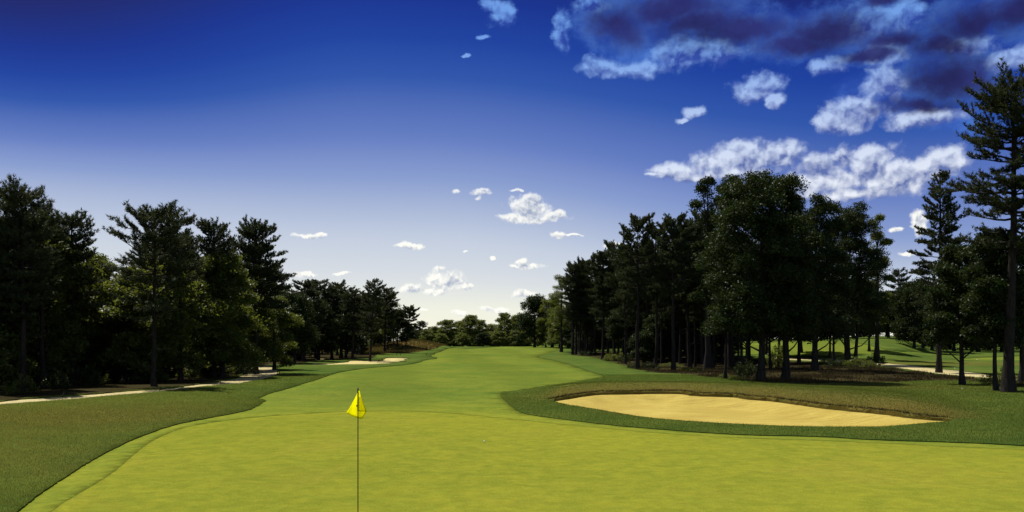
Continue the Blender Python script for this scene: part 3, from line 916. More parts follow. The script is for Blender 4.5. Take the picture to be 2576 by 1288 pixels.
for X, Yb, Yt, hw, lab in [
    (1449, 892, 665, 30, 'slim pine close behind the paired fairway-end pine'),
    (1459, 893, 652, 32, 'thick-trunked pine second from the fairway end'),
    (1496, 894, 640, 32, 'pine behind the bushy pine on the left slope of the right wood'),
    (1546, 897, 612, 36, 'pine rising between the bushy pine and the tall open-headed pine'),
    (1574, 916, 640, 30, 'small pine at the left foot of the tall open-headed pine'),
    (1628, 910, 600, 32, 'pine behind the tall open-headed pine, on its right'),
    (1664, 915, 600, 30, 'pine filling below the second tall open head'),
    (1711, 915, 590, 34, 'pine with its trunk left of the golf cart'),
    (1749, 924, 600, 34, 'pine with its trunk just before the golf cart'),
    (1795, 926, 600, 34, 'pine with its trunk just right of the golf cart'),
    (1858, 915, 600, 36, 'thin pine seen against the bright gap below the tallest oak'),
    (1885, 908, 600, 36, 'thin pine inside the bright gap below the tallest oak'),
    (1938, 928, 560, 40, 'pine right of the thick oak trunk, against the bright hill')]:
    stock_tree('pine', X, Yb, Yt, hw, lab, GR)
sky_r = ([1400, 1440, 1500, 1540, 1600, 1650, 1700, 1740, 1760, 1900, 1990, 2000, 2100, 2200, 2235, 2250], [720, 675, 655, 620, 580, 590, 565, 530, 490, 470, 480, 520, 540, 560, 610, 680])
front_r = ([1435, 1500, 1600, 1700, 1824, 1914, 1976, 2050, 2150], [889, 893, 915, 922, 930, 935, 935, 922, 910])
fill(34, (1436, 1790), sky_r, front_r, 40, 'crowded right wood', 'dark pine crowded deep among the others in the right wood', 'leafy tree crowded deep in the right wood', 0.0, margin=(20, 120), seed=5)
fill(22, (1440, 2200), sky_r, front_r, 40, 'crowded right wood', 'dark pine crowded deep among the others in the right wood', 'leafy tree crowded deep in the right wood', 1.0, margin=(60, 150), seed=6, keep=5)

for X, Yb, Yt, hw, lab in [(1690, 905, 700, 60, 'dark leafy tree behind the second tall open-headed pine'), (1745, 905, 690, 62, 'dark leafy tree behind the golf cart trunks'),
        (1800, 912, 680, 62, 'dark leafy tree between slender trunk and tallest oak'), (1865, 915, 660, 62, 'dark leafy tree behind the tallest oak on its left'),
        (1960, 915, 640, 60, 'dark leafy tree behind the tallest oak on its right'), (2010, 912, 650, 60, 'dark leafy tree behind the thin-trunked oak on its left')]:
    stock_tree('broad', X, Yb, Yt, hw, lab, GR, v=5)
# ---- right foreground pair and small trees
hero_pine(2537, 988, 168, 158, 'huge dark pine at the right edge, taller than all other trees', 'trees at the right edge', 24, cb=.47, shape='tall', nb=(5, 6), step=.54, K=11, lean=(0.022, 0), thick=1.35, bend=.01, sub=.42, stubs=6, skip=.15)
hero_pine(2362, 0, 405, 72, 'narrow tapering pine standing clear just left of the huge right pine', 'trees at the right edge', 25, dist=80, cb=.3, shape='cone', nb=(3, 5), skip=.26, bend=.012, K=11)
hero_broad(2421, 968, 612, 88, 'small oak with a straight bare trunk left of the huge right pine', 'trees at the right edge', 49, cb=.26, lobes=18, ncl=960, K=28, leaf='leaf_dark', bottom=.85, thick=.9)
hero_broad(2506, 984, 585, 72, 'slim young oak close against the huge right pine', 'trees at the right edge', 50, cb=.3, lobes=15, ncl=780, K=28, leaf='leaf_dark', thick=.7, bottom=.8)
hero_broad(2570, 978, 600, 60, 'leafy oak behind the huge right pine, cut by the frame', 'trees at the right edge', 51, cb=.3, lobes=14, ncl=630, K=28, leaf='leaf_dark', dist=62)

# ---- behind the next hole
for k, X, Yt, hw, dist, lab in [
    ('pine', 2262, 676, 36, 150, 'dark pointed pine in the gap right of the oaks'),
    ('broad', 2235, 735, 46, 160, 'dark leafy tree on the hill behind the three-trunked oak'),
    ('broad', 2300, 700, 50, 140, 'leafy tree whose skirt sweeps the grass in the right gap'),
    ('pine', 2320, 705, 34, 150, 'pine behind the narrow tapering pine'),
    ('broad', 2345, 720, 55, 145, 'leafy tree behind the foot of the narrow pine'),
    ('broad', 2400, 715, 55, 152, 'leafy tree behind the small bare-trunked oak'),
    ('broad', 2460, 720, 58, 152, 'leafy tree behind the slim young oak'),
    ('broad', 2520, 715, 58, 152, 'leafy tree behind the huge right pine trunk'),
    ('broad', 2590, 700, 60, 152, 'leafy tree far right beyond the next hole, cut by the frame'),
    ('pine', 2490, 690, 36, 165, 'distant pine showing above the small oaks on the right'),
    ('pine', 2430, 690, 36, 165, 'distant pine between the narrow pine and the huge pine'),
    ('broad', 2160, 760, 55, 185, 'dark tree on the hilltop behind the three trunks'),
    ('broad', 2080, 765, 55, 185, 'dark tree on the hilltop behind the thin-trunked oak'),
    ('broad', 2000, 770, 55, 190, 'dark tree on the hilltop behind the tallest oak'),
    ('broad', 1910, 775, 55, 195, 'dark tree on the hilltop left of the tallest oak trunk'),
    ('broad', 1820, 780, 50, 200, 'dark tree beyond the golf cart on the right'),
    ('broad', 1730, 785, 50, 205, 'dark tree beyond the golf cart on the left'),
    ('broad', 1640, 785, 45, 210, 'dark tree seen beyond the tall bare trunk'),
    ('broad', 1560, 790, 45, 215, 'dark tree beyond the left slope of the right wood'),
    ('broad', 2650, 690, 60, 150, 'leafy tree beyond the right frame edge')]:
    stock_tree(k, X, 0, Yt, hw, lab, GB, dist=dist, v=(6, 3, 1, 6) if k == 'broad' else None)

# ---- beyond the crest
for k, X, Yt, hw, dist, lab in [
    ('pine', 1062, 808, 15, 285, 'small pine at the left end of the far tree line'),
    ('broad', 1092, 820, 20, 290, 'low tree second from the left in the far tree line'),
    ('broad', 1124, 803, 25, 280, 'rounded tree left of the twin peaks in the far tree line'),
    ('broad', 1158, 806, 22, 300, 'low tree in the saddle left of the twin peaks'),
    ('broad', 1183, 791, 26, 285, 'tallest rounded peak at the middle of the far tree line'),
    ('broad', 1207, 803, 20, 300, 'tree just right of the middle peak in the far line'),
    ('broad', 1238, 814, 24, 310, 'lowest tree in the dip of the far line'),
    ('broad', 1268, 785, 22, 275, 'upright tree rising right of the dip in the far line'),
    ('broad', 1299, 791, 24, 280, 'tree left of the big round far tree'),
    ('broad', 1345, 741, 38, 240, 'big round tree at the right end of the far line'),
    ('broad', 1388, 750, 34, 235, 'tree between the big round far tree and the right wood'),
    ('broad', 1408, 770, 30, 220, 'darker tree at the fairway edge below the knobbly oak'),
    ('broad', 1322, 790, 24, 290, 'low tree in front of the big round far tree'),
    ('pine', 1045, 815, 14, 300, 'slim dark pine behind the brown mound'),
    ('broad', 1030, 820, 22, 280, 'low dark tree behind the brown mound'),
    ('broad', 1140, 825, 24, 310, 'low tree behind the rounded one in the far line'),
    ('broad', 1075, 828, 22, 275, 'low bush-like tree at the left of the far line'),
    ('broad', 1110, 838, 22, 268, 'low bush-like tree in front of the rounded far tree'),
    ('broad', 1165, 838, 22, 268, 'low bush-like tree below the twin peaks'),
    ('broad', 1215, 836, 24, 268, 'low bush-like tree below the dip in the far line'),
    ('broad', 1255, 832, 24, 268, 'low bush-like tree below the upright far tree'),
    ('broad', 1300, 830, 24, 268, 'low bush-like tree below the big round far tree'),
    ('broad', 1430, 790, 30, 215, 'dark tree behind the paired trunks at the fairway end'),
    ('broad', 1475, 785, 32, 215, 'dark tree behind the fairway-end pines')]:
    stock_tree(k, X, 0, Yt, hw * 1.2, lab, GC, dist=dist, v=(0, 2, 4, 1) if k == 'broad' else None)

for i in range(38):
    X = 1440 + 33 * i + rt.uniform(-12, 12)
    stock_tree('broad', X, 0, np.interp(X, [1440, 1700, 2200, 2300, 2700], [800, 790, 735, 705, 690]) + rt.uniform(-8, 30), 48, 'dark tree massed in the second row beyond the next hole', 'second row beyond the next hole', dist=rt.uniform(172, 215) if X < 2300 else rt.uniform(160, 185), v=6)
for i in range(22):
    X = 1030 + 20 * i + rt.uniform(-6, 6)
    stock_tree('broad', X, 0, np.interp(X, [1030, 1120, 1240, 1300, 1450], [822, 822, 826, 815, 780]) + rt.uniform(0, 14), 30, 'dark tree massed in the second row of the far tree line', 'second row of the far tree line', dist=rt.uniform(300, 340) if X < 1330 else rt.uniform(230, 270), v=(0, 2, 4))
for i in range(20):
    X = 1452 + 20.5 * i + rt.uniform(-8, 8)
    stock_tree('broad', X, 0, rt.uniform(800, 845), 40, 'low dark understorey tree deep inside the right wood', 'understorey of the right wood', dist=rt.uniform(112, 150) if X > 1590 else rt.uniform(196, 225), v=6)
# ---- shrubs
def shrub(X, Y, w_px, h_px, label, group, v=None):
    x, d, _ = gp(X, Y)
    z = ground_z(x, d)
    ms = SHRUBS[rt.randrange(4) if v is None else v]
    s = w_px * d / F / 2
    t = make_tree('shrub', ms, (x, d, z), s, max(0.2, h_px * d / F / 1.2), rt.uniform(0, 6.28), ('stem', 'foliage'))
    tag(t, label, 'shrub', group)
GSL, GSR = 'shrubs along the left wood', 'shrubs in the right wood'
for a in [(20, 1003, 55, 40, 'low shrub at the bottom left corner of the wood'), (62, 1000, 60, 62, 'shrub at the foot of the tallest left pine'),
          (140, 988, 62, 62, 'bright shrub left of the curved-trunk pine'), (215, 980, 60, 72, 'tallest bright shrub right of the curved-trunk pine'),
          (255, 976, 45, 36, 'dark small shrub above the litter strip'), (330, 975, 55, 34, 'low shrub left of the broad pine'),
          (372, 972, 34, 44, 'shrub touching the left of the broad pine trunk'), (405, 970, 40, 40, 'bright shrub touching the right of the broad pine trunk'),
          (480, 962, 60, 40, 'dark shrub under the bright oak, left'), (560, 955, 60, 40, 'dark shrub under the bright oak, right'),
          (612, 950, 60, 52, 'rounded shrub at the narrow of the sandy path'), (635, 930, 40, 40, 'shrub above the wide end of the sandy path'),
          (720, 912, 40, 30, 'pale shrub between the path and the small sand patch'), (745, 909, 36, 28, 'low shrub left of the small sand patch'),
          (850, 902, 34, 18, 'low shrub right of the small sand patch'), (905, 899, 26, 16, 'tiny shrub behind the waste sand')]:
    shrub(a[0], a[1] - 8, a[2], a[3] * 0.85, a[4], GSL, rt.choice((2, 2, 0, 3)))
for a in [(1480, 895, 50, 16, 'low shrub at the foot of the fairway-end pines'), (1545, 908, 55, 24, 'bright shrub left of the tall bare trunk'), (1530, 909, 26, 16, 'small shrub at the bushy pine foot'),
          (1570, 915, 30, 28, 'upright shrub at the small pine foot'), (1635, 930, 46, 22, 'sunlit yellowish shrub right of the tall bare trunk'), (1590, 926, 26, 16, 'low yellowish tuft left of the tall bare trunk'),
          (1880, 952, 62, 52, 'bright bush left of the thick oak trunk'), (1828, 953, 44, 14, 'low tuft at the slender trunk foot'), (1860, 957, 46, 12, 'low tuft between slender trunk and bright bush'),
          (1955, 925, 56, 60, 'dark bush right of the thick oak trunk'), (2105, 925, 60, 28, 'bush left of the three-trunk clump'), (2085, 918, 46, 16, 'low sunlit weeds left of the three-trunk clump'),
          (2155, 926, 60, 30, 'dark bush under the three-trunk clump'), (2205, 920, 44, 34, 'dark bush at the end of the right cart path'), (2180, 925, 50, 22, 'low dark bush right of the three-trunk clump'),
          (2500, 968, 70, 30, 'bright bush behind the slim young oak trunk'), (2520, 975, 44, 52, 'bush between the slim oak and the huge pine'), (2570, 962, 40, 20, 'dark shrub right of the huge pine'),
          (1690, 925, 60, 14, 'low weeds under the second tall open-headed pine'), (1740, 935, 60, 12, 'low weeds near the golf cart trunk row')]:
    shrub(*a[:5], GSR)

# ------------------------------------------------------------------ flagstick
def tube_obj(name, P, r, mat, parent, sides=10):
    tb = Tubes(); tb.add(P, r, sides)
    V = np.vstack(tb.V); n = len(P)
    top = np.arange((n - 1) * sides, n * sides)[None, :]
    bot = np.arange(sides)[::-1][None, :]
    me = mesh(name, V, [np.vstack(tb.Q), top, bot])
    for p in me.polygons: p.use_smooth = len(p.vertices) == 4
    return link(name, me, mat, parent)

fd = 15.0
fx = (900.5 - CX) / F * fd
fz = ground_z(fx, fd)
ztop = CAMZ - (975 - HY) * fd / F
Hp = ztop - fz
fs = tag(empty('flagstick', (fx, fd, fz)), 'dark flagstick with hanging yellow flag on the putting green', 'flagstick')
tube_obj('pole', [(0, 0, -0.12), (0, 0, Hp * .5), (0, 0, Hp - .02)], [0.0088, 0.0085, 0.008], M['pole'], fs)
tube_obj('sleeve', [(0, 0, Hp - .40), (0, 0, Hp - .36), (0, 0, Hp - .02), (0, 0, Hp - .008), (0, 0, Hp)], [0.011, 0.0115, 0.0115, 0.009, 0.004], M['ferrule'], fs)
# the cloth leaves the pole to the right, folds back and hangs behind the pole to the left
def cloth(rows, ycols, name, mat, parent, th=0.0012):
    rows = np.asarray(rows, float)
    n, m = rows.shape[:2]
    idx = np.arange(n * m).reshape(n, m)
    q = np.stack([idx[:-1, :-1], idx[1:, :-1], idx[1:, 1:], idx[:-1, 1:]], -1).reshape(-1, 4)
    me = mesh(name, rows.reshape(-1, 3), [q], smooth=True)
    o = link(name, me, mat, parent)
    sd = o.modifiers.new('thickness', 'SOLIDIFY'); sd.thickness = th
    return o
rows = []
for i in range(15):
    s = i / 14
    row = []
    # front panel pole -> right fold (11 cols), back panel right fold -> left corner (17 cols)
    xr = 0.018 + 0.127 * s ** 1.15
    ztopr, zbot = -0.06, -0.40
    zr = -0.055 - 0.355 * s
    for j in range(11):
        f = j / 10
        z0 = -0.05 - 0.35 * s
        row.append((0.008 + (xr - 0.008) * f, -0.012 + 0.05 * math.sin(f * 1.5) + 0.012 * math.sin(f * 9 + s * 2) * f * s, Hp + z0 + (zr - z0) * f))
    xl = -0.012 - 0.198 * s ** 1.2
    zl = -0.07 - 0.37 * s
    for j in range(1, 18):
        f = j / 17
        x = xr + (xl - xr) * f
        z = zr + (zl - zr) * f - float(np.interp(f, [0, .10, .22, .34, .6, .8, 1], [0, .055, .125, .125, .085, .045, 0])) * s ** 2
        y = 0.038 + 0.035 * math.sin(f * 3.1) + 0.014 * math.sin(f * 11 + s * 2.5) * s
        row.append((x, y, Hp + z))
    rows.append(row)
fl = cloth(rows, None, 'flag', M['flag'], fs)
hr = rows[-1][:11]
tube_obj('hem', [(p[0], p[1] - 0.003, p[2]) for p in hr], [0.0035] * 11, M['hem'], fl, 5)
def patch(name, cx, cz, rx, rz_, y, parent):
    k = 12
    a = np.arange(k) * 2 * np.pi / k
    rr = 1 + 0.25 * np.sin(3 * a + 1)
    V = np.column_stack([cx + rx * rr * np.cos(a), np.full(k, y), Hp + cz + rz_ * rr * np.sin(a)])
    V = np.vstack([V, V + np.array([0, 0.001, 0])])
    q = np.array([[i, (i + 1) % k, k + (i + 1) % k, k + i] for i in range(k)])
    return link(name, mesh(name, V, [np.arange(k)[None], np.arange(k, 2 * k)[::-1][None], q]), M['hem'], parent)
patch('printed_mark', -0.026, -0.315, 0.010, 0.016, 0.028, fl)

# ------------------------------------------------------------------ stakes, ball, stones
def bx(V, Fq, c, s, rot=None):
    n0 = sum(len(v) for v in V)
    P = np.array([(x, y, z) for z in (-.5, .5) for y in (-.5, .5) for x in (-.5, .5)]) * np.array(s)
    if rot is not None: P = P @ np.array(rot).T
    V.append(P + np.array(c))
    Fq.append(n0 + np.array([[0, 2, 3, 1], [4, 5, 7, 6], [0, 1, 5, 4], [2, 6, 7, 3], [0, 4, 6, 2], [1, 3, 7, 5]]))

def box_obj(name, boxes, mat, parent, bevel=0.01):
    V, Q = [], []
    for b in boxes: bx(V, Q, *b)
    o = link(name, mesh(name, np.vstack(V), [np.vstack(Q)]), mat, parent)
    if bevel:
        m = o.modifiers.new('bevel', 'BEVEL'); m.width = bevel; m.segments = 2
    return o

for i, (X, Y, hpx, tilt, lab) in enumerate([
    (156, 1000, 15, .35, 'leaning dark stake on the left sandy path, nearest the left edge'), (402, 984, 12, .0, 'dark stake on the path beside the broad pine trunk'),
    (556, 969, 10, -.1, 'short dark stake on the path below the bright oak'), (651, 956, 9, .0, 'short stake on the path before its wide end'),
    (698, 941, 20, .05, 'tall dark stake at the corner of the wide path end'), (703, 940, 13, .0, 'shorter stake close right of the tall corner stake'),
    (998, 894, 5, 0, 'small dark stake above the waste sand, left of its pair'), (1008, 895, 6, 0, 'small dark stake above the waste sand, right of its pair'),
    (1073, 894, 5, 0, 'small stake at the tip of the far left rough'), (1092, 893, 7, .1, 'small stake on the far fairway edge')]):
    x, d, _ = gp(X, Y)
    H = hpx * d / F
    s = tag(empty('marker_stake', (x, d, ground_z(x, d))), lab, 'stake', 'marker stakes on the left side')
    r_ = max(0.03, 0.7 * d / F)
    tube_obj('post', [(0, 0, -.1), (tilt * H * .5, 0, H * .5), (tilt * H, 0, H * .93), (tilt * H, 0, H)], [r_, r_, r_ * .95, r_ * .5], M['stake'], s, 7)
    tube_obj('cap', [(tilt * H, 0, H - .01), (tilt * H, 0, H + .02)], [r_ * .55, r_ * .3], M['pole'], s, 7)

def pebble(name, X, Y, r_, label, cat, mat, squash=0.75, seed=0, group=None):
    x, d, _ = gp(X, Y)
    rng = np.random.default_rng(seed)
    a = np.linspace(0, 2 * np.pi, 14, endpoint=False); b = np.linspace(-np.pi / 2, np.pi / 2, 9)
    V = np.array([(math.cos(q) * math.cos(p), math.cos(q) * math.sin(p), math.sin(q)) for q in b for p in a])
    V *= r_ * (1 + (0.12 if squash < 1 else 0) * rng.normal(size=(len(V), 1)))
    V[:, 2] *= squash
    idx = np.arange(len(V)).reshape(9, 14)
    q = np.stack([idx[:-1], np.roll(idx[:-1], -1, 1), np.roll(idx[1:], -1, 1), idx[1:]], -1).reshape(-1, 4)
    o = link(name, mesh(name, V, [q], smooth=True), mat)
    o.location = (x, d, ground_z(x, d) + r_ * squash * .85 + 0.03)
    tag(o, label, cat, group)
pebble('golf_ball', 1218, 1114, 0.0214, 'white golf ball lying on the putting green', 'golf ball', M['white'], 1.0)
pebble('stone', 2420, 980, 0.04, 'white stone at the foot of the small bare-trunked oak', 'stone', M['white'], .6, 1, 'white stones on the right')
pebble('stone', 2402, 928, 0.06, 'white stone beside the right cart path', 'stone', M['white'], .6, 2, 'white stones on the right')
pebble('stone', 2458, 906, 0.08, 'white stone at the edge of the next green', 'stone', M['white'], .6, 3, 'white stones on the right')

# ------------------------------------------------------------------ golf cart behind the right wood
x, d, _ = gp(1767, 897)
cart = tag(empty('golf_cart', (x, d, ground_z(x, d)), 0.35), 'golf cart with white flat roof parked behind the right wood trunks', 'golf cart')
box_obj('roof', [((0, 0, 1.86), (1.2, 1.9, 0.07)), ((0, 0, 1.91), (1.0, 1.6, 0.05))], M['white'], cart, 0.03)
box_obj('body', [((0, 0.55, .52), (1.15, 1.1, .42)), ((0, -.95, .55), (1.1, .55, .5)), ((0, -.3, .32), (1.1, .9, .1)), ((0, -1.18, .66), (.9, .2, .18))], M['cartbody'], cart, 0.06)
box_obj('seat', [((0, .3, .80), (1.0, .5, .12)), ((0, .58, 1.1), (1.0, .1, .5))], M['white'], cart, 0.04)
for sx in (-1, 1):
    tube_obj('roof_post', [(sx * .52, -.75, .75), (sx * .50, -.72, 1.84)], [.02, .02], M['black'], cart, 6)
    tube_obj('roof_post', [(sx * .52, .85, .7), (sx * .50, .82, 1.84)], [.02, .02], M['black'], cart, 6)
    for sy in (-.82, .78):
        w_ = tube_obj('wheel', [(sx * .42, sy, .23), (sx * .45, sy, .23), (sx * .57, sy, .23), (sx * .6, sy, .23)], [.2, .23, .23, .2], M['black'], cart, 18)
        tube_obj('rim', [(sx * .585, sy, .23), (sx * .607, sy, .23)], [.12, .11], M['white'], w_, 12)
tube_obj('steering_column', [(-.25, -.7, .75), (-.25, -.35, 1.12)], [.02, .02], M['black'], cart, 6)

# ------------------------------------------------------------------ light
SUN_AZ, SUN_EL = math.radians(-45), math.radians(62)      # azimuth measured from straight ahead (+Y), left is negative
sd = Vector((math.sin(SUN_AZ) * math.cos(SUN_EL), math.cos(SUN_AZ) * math.cos(SUN_EL), math.sin(SUN_EL)))
sun_data = bpy.data.lights.new('sun', 'SUN')
sun_data.energy = 4.2
sun_data.angle = math.radians(0.53)
sun_data.color = (1.0, 0.95, 0.86)
sun = bpy.data.objects.new('sun', sun_data)
COL.objects.link(sun)
sun.rotation_euler = sd.to_track_quat('Z', 'Y').to_euler()
sun.location = (0, 0, 60)

# ------------------------------------------------------------------ sky
W = bpy.data.worlds.new('World')
SC.world = W
W.use_nodes = True
try:
    W.cycles.sampling_method = 'MANUAL'
    W.cycles.sample_map_resolution = 256
except Exception:
    pass
t = NT(W.node_tree)
EXPO = 2 ** 0.6
def sk(r, g, b):
    return tuple(c / EXPO for c in srgb(r, g, b))
tc = t.n('ShaderNodeTexCoord')
sep = t.n('ShaderNodeSeparateXYZ')
t.l(tc.outputs['Generated'], sep.inputs[0])
dx, dy, dz = sep.outputs
az = t.m('ARCTAN2', dx, dy)
hor = t.m('SQRT', t.m('ADD', t.m('MULTIPLY', dx, dx), t.m('MULTIPLY', dy, dy)))
te = t.m('DIVIDE', dz, t.m('MAXIMUM', hor, 0.02))           # tangent of the elevation
# clear sky: bright at the horizon, deep blue overhead, deeper to the right of the sun
shift = t.m('ADD', t.m('MULTIPLY', t.ss(az, -0.10, 0.48), 0.080), t.m('MULTIPLY', t.m('MULTIPLY', t.ss(t.m('MULTIPLY', az, -1), 0.15, 0.55), t.ss(te, 0.14, 0.33)), 0.11))
v = t.m('ADD', te, t.m('MULTIPLY', shift, t.ss(te, -0.02, 0.12)))
STOPS = [(0.0, (250, 246, 224)), (0.034, (240, 241, 226)), (0.07, (216, 221, 226)), (0.116, (194, 204, 222)), (0.184, (137, 157, 206)),
         (0.229, (102, 126, 193)), (0.299, (50, 86, 170)), (0.345, (34, 66, 158)), (0.39, (29, 52, 142)), (0.45, (34, 38, 104)), (0.7, (16, 26, 92)), (1.6, (11, 18, 72))]
NISH = 0.0022
sky_col = t.ramp(t.m('DIVIDE', v, 1.6, clamp=True), [(a / 1.6, tuple(max(0.0, c - 0.006) for c in sk(*b))) for a, b in STOPS])
sky_col = t.mix(t.m('MULTIPLY', t.ss(t.m('MULTIPLY', dy, -1), 0.0, 0.8), 0.85), sky_col, sk(178, 194, 222))  # sky behind the camera paled, added fill for the near tree faces
comb = t.n('ShaderNodeCombineXYZ')
t.l(az, comb.inputs[0]); t.l(te, comb.inputs[1])
p0 = comb.outputs[0]

def cloud_field(p, blobs):
    prev = None
    for (X, Y, rx, ry) in blobs:
        U, Vv = (X - CX) / F, (HY - Y) / F
        a = math.atan(U)
        ca, ct = a, Vv * math.cos(a)
        ra, rtv = rx / F * math.cos(a) ** 2, ry / F * math.cos(a)
        nd = t.t.nodes.new('ShaderNodeVectorMath'); nd.operation = 'MULTIPLY_ADD'
        t.l(p, nd.inputs[0])
        nd.inputs[1].default_value = (1 / ra, 1 / rtv, 0)
        nd.inputs[2].default_value = (-ca / ra, -ct / rtv, 0)
        ln = t.t.nodes.new('ShaderNodeVectorMath'); ln.operation = 'LENGTH'
        t.l(nd.outputs[0], ln.inputs[0])
        o = ln.outputs['Value']
        prev = o if prev is None else t.m('SMOOTH_MIN', prev, o, 0.25)
    return t.m('SUBTRACT', 1.0, prev)

def warp(p, amp1, s1, amp2, s2):
    def w(sc, amp, src):
        nz = t.noise(src, sc, 5, 0.6)
        vm = t.t.nodes.new('ShaderNodeVectorMath'); vm.operation = 'MULTIPLY_ADD'
        t.l(nz.outputs['Color'], vm.inputs[0])
        vm.inputs[1].default_value = (amp, amp * 0.8, 0)
        vm.inputs[2].default_value = (-amp / 2, -amp * 0.4, 0)
        return vm.outputs[0]
    ad = t.t.nodes.new('ShaderNodeVectorMath'); ad.operation = 'ADD'
    t.l(p, ad.inputs[0]); t.l(w(s1, amp1, p), ad.inputs[1])
    ad2 = t.t.nodes.new('ShaderNodeVectorMath'); ad2.operation = 'ADD'
    t.l(ad.outputs[0], ad2.inputs[0]); t.l(w(s2, amp2, p), ad2.inputs[1])
    return ad2.outputs[0]

SMALL = [(1330,522,62,34),(1345,500,36,20),(1285,550,44,13),(1398,541,44,14),(1330,550,70,14),(1035,726,38,16),(1092,702,24,26),(1140,712,42,26),(1098,680,18,10),(1178,724,22,14),(1100,730,60,11),
         (772,593,40,8),(806,587,20,6),(1035,621,42,11),(1325,668,48,10),(1315,657,22,9),(1320,741,38,11),(1403,590,24,11),(1440,590,24,5),
         (1148,482,14,9),(1212,482,32,12),(1206,499,10,8),(1300,478,28,6),(762,690,42,10),(866,686,26,6),(1160,782,30,8),(1240,778,40,9),(1070,778,15,4),
         (1240,650,11,5),(1168,633,8,3),(1175,141,13,7),(2250,575,24,10),(2312,560,28,36),(2280,640,20,6),(1545,612,28,12)]
BIG = [(2090,455,200,34),(1850,430,150,30),(2300,430,120,44),(1700,428,80,28),(1800,405,80,44),(1860,385,70,40),(1950,395,80,46),(2060,425,90,52),(2190,410,80,56),(2260,455,90,40),(2370,405,66,46),(1770,440,100,18),(2000,468,150,34),(2160,485,130,20),(1645,438,30,7),(2120,400,60,36),
       (1912,210,72,42),(1885,236,46,26),(1948,254,32,26),(1750,283,38,18),(1716,302,22,9),(1262,36,42,38),(1240,8,36,20),(1212,92,16,8),
       (1420,85,28,70),(1500,168,62,28),(1600,172,90,28),(1715,140,100,48),(1815,130,70,38),(1480,15,50,34),
       (2150,285,110,50),(2085,315,66,28),(2220,215,60,60),(2330,300,140,28),(2090,165,64,26),(2190,50,100,50),(2280,40,70,46),(2430,110,100,30),(2550,140,70,40),(2230,130,60,40)]
DARK = [(1560,60,130,66),(1760,60,170,60),(2080,70,190,70),(2250,100,120,50),(2360,110,140,60),(1700,20,190,62),(1850,75,200,66),(2010,110,170,52),(2190,140,130,32),(2370,190,170,84),(2460,50,190,64),(2310,262,140,36),(2570,30,120,90),(2240,0,70,26)]
MIDC = [(x, y, rx * 1.22, ry * 1.25) for x, y, rx, ry in DARK] + [(2170,240,110,60),(1640,130,150,40),(2400,290,110,40)]
pw = warp(p0, 0.026, 16.0, 0.010, 60.0)
pw2 = warp(p0, 0.060, 9.0, 0.026, 34.0)
def off(p, dx_, dy_):
    nd = t.n('ShaderNodeVectorMath', operation='ADD')
    t.l(p, nd.inputs[0]); nd.inputs[1].default_value = (dx_, dy_, 0)
    return nd.outputs[0]
def puffs(p, scale):
    nd = t.n('ShaderNodeTexVoronoi', voronoi_dimensions='2D', feature='SMOOTH_F1')
    t.l(p, nd.inputs['Vector'])
    nd.inputs['Scale'].default_value = scale
    nd.inputs['Detail'].default_value = 2.6
    nd.inputs['Roughness'].default_value = 0.55
    nd.inputs['Lacunarity'].default_value = 2.3
    nd.inputs['Smoothness'].default_value = 0.35
    return t.m('SUBTRACT', 0.66, nd.outputs['Distance'])
fine = t.noise(p0, 80.0, 6, 0.66, 0.3).outputs[0]
bil = t.noise(p0, 24.0, 6, 0.62, 0.25).outputs[0]
UP = (-0.0016, 0.0036)
pS, pSu = puffs(pw, 62.0), puffs(off(pw, *UP), 62.0)
pB, pBu = puffs(pw, 27.0), puffs(off(pw, -0.003, 0.007), 27.0)
fS, fSu = cloud_field(pw, SMALL), cloud_field(off(pw, *UP), SMALL)
fB, fBu = cloud_field(pw, BIG), cloud_field(off(pw, -0.003, 0.007), BIG)
fD = cloud_field(pw2, DARK)
fM = cloud_field(pw2, MIDC)
grad = t.ss(te, 0.10, 0.36)                                 # graduated-filter tint put into the clouds, bluer with height
lit = t.mix(grad, sk(255, 254, 246), sk(110, 156, 230))
shade = t.mix(grad, sk(168, 178, 198), sk(52, 86, 176))
litB = t.mix(grad, sk(248, 250, 252), sk(112, 160, 232))
shadeB = t.mix(grad, sk(104, 120, 172), sk(40, 68, 162))
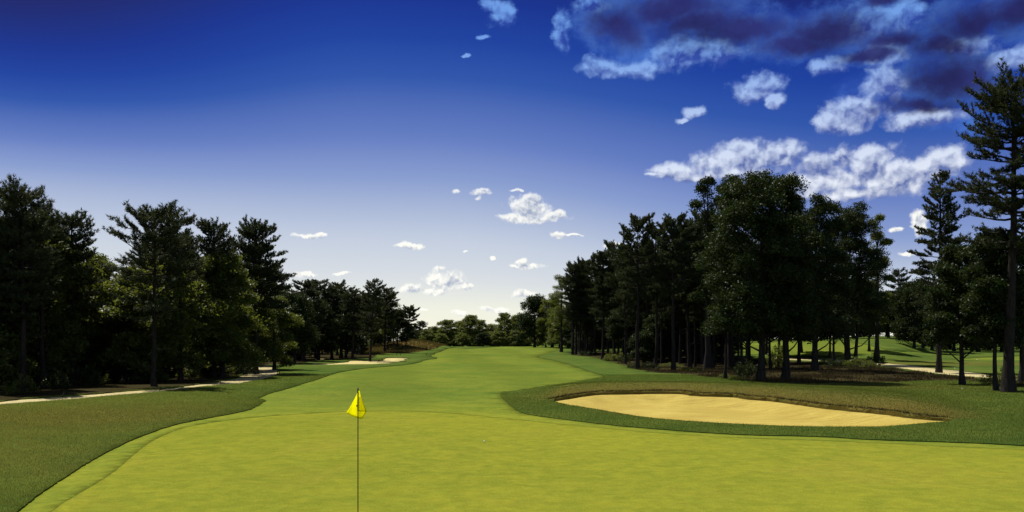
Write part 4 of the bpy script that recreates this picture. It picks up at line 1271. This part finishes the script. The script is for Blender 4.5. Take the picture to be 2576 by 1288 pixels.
def cloud_layer(under, f, fu, pf, pu, lo, hi, thin, bias, slope, pk, er, lit, shade, core):
    dens = t.m('ADD', f, t.m('ADD', t.m('MULTIPLY', t.m('SUBTRACT', t.m('ADD', t.m('MULTIPLY', fine, 0.5), t.m('MULTIPLY', bil, 0.5)), 0.5), er * 2.0), t.m('MULTIPLY', pf, er)))
    al = t.ss(dens, lo, hi)
    L = t.m('SUBTRACT', bias, t.m('MULTIPLY', t.ss(f, 0.3, 0.95), core))
    L = t.m('ADD', L, t.m('MULTIPLY', t.m('SUBTRACT', f, fu), slope))
    L = t.m('ADD', L, t.m('MULTIPLY', t.m('SUBTRACT', pf, pu), pk))
    L = t.m('ADD', L, t.m('MULTIPLY', t.m('SUBTRACT', bil, 0.5), 0.7), clamp=True)
    return t.mix(t.m('MULTIPLY', al, thin), under, t.mix(L, shade, lit))
dm = t.m('ADD', fM, t.m('ADD', t.m('MULTIPLY', t.m('SUBTRACT', fine, 0.5), 0.3), t.m('MULTIPLY', t.m('SUBTRACT', bil, 0.5), 0.9)))
col = t.mix(t.m('MULTIPLY', t.ss(dm, 0.0, 0.5), 0.8), sky_col, t.mix(t.ss(bil, 0.35, 0.65), sk(38, 74, 168), sk(72, 118, 204)))
col = cloud_layer(col, fS, fSu, pS, pSu, -0.08, 0.46, 0.97, 0.80, 0.75, 1.2, 0.45, lit, shade, 0.5)
col = cloud_layer(col, fB, fBu, pB, pBu, -0.16, 0.5, 0.95, 0.62, 0.85, 1.25, 0.5, litB, shadeB, 0.34)
dd = t.m('ADD', fD, t.m('ADD', t.m('MULTIPLY', t.m('SUBTRACT', fine, 0.5), 0.35), t.m('MULTIPLY', t.m('SUBTRACT', bil, 0.5), 1.0)))
dcol = t.mix(t.ss(t.noise(p0, 12.0, 5, 0.55).outputs[0], 0.35, 0.65), sk(26, 17, 74), sk(38, 36, 106))
col = t.mix(t.m('MULTIPLY', t.ss(dd, -0.08, 0.85), 0.95), col, dcol)
bg = t.n('ShaderNodeBackground')
t.l(col, bg.inputs[0]); bg.inputs[1].default_value = 1.0
ns = t.n('ShaderNodeTexSky', sky_type='NISHITA')
ns.sun_disc = False
ns.sun_elevation = SUN_EL
ns.sun_rotation = SUN_AZ
bg2 = t.n('ShaderNodeBackground')
t.l(ns.outputs[0], bg2.inputs[0]); bg2.inputs[1].default_value = NISH
ad = t.n('ShaderNodeAddShader')
t.l(bg.outputs[0], ad.inputs[0]); t.l(bg2.outputs[0], ad.inputs[1])
wo = t.n('ShaderNodeOutputWorld')
t.l(ad.outputs[0], wo.inputs[0])
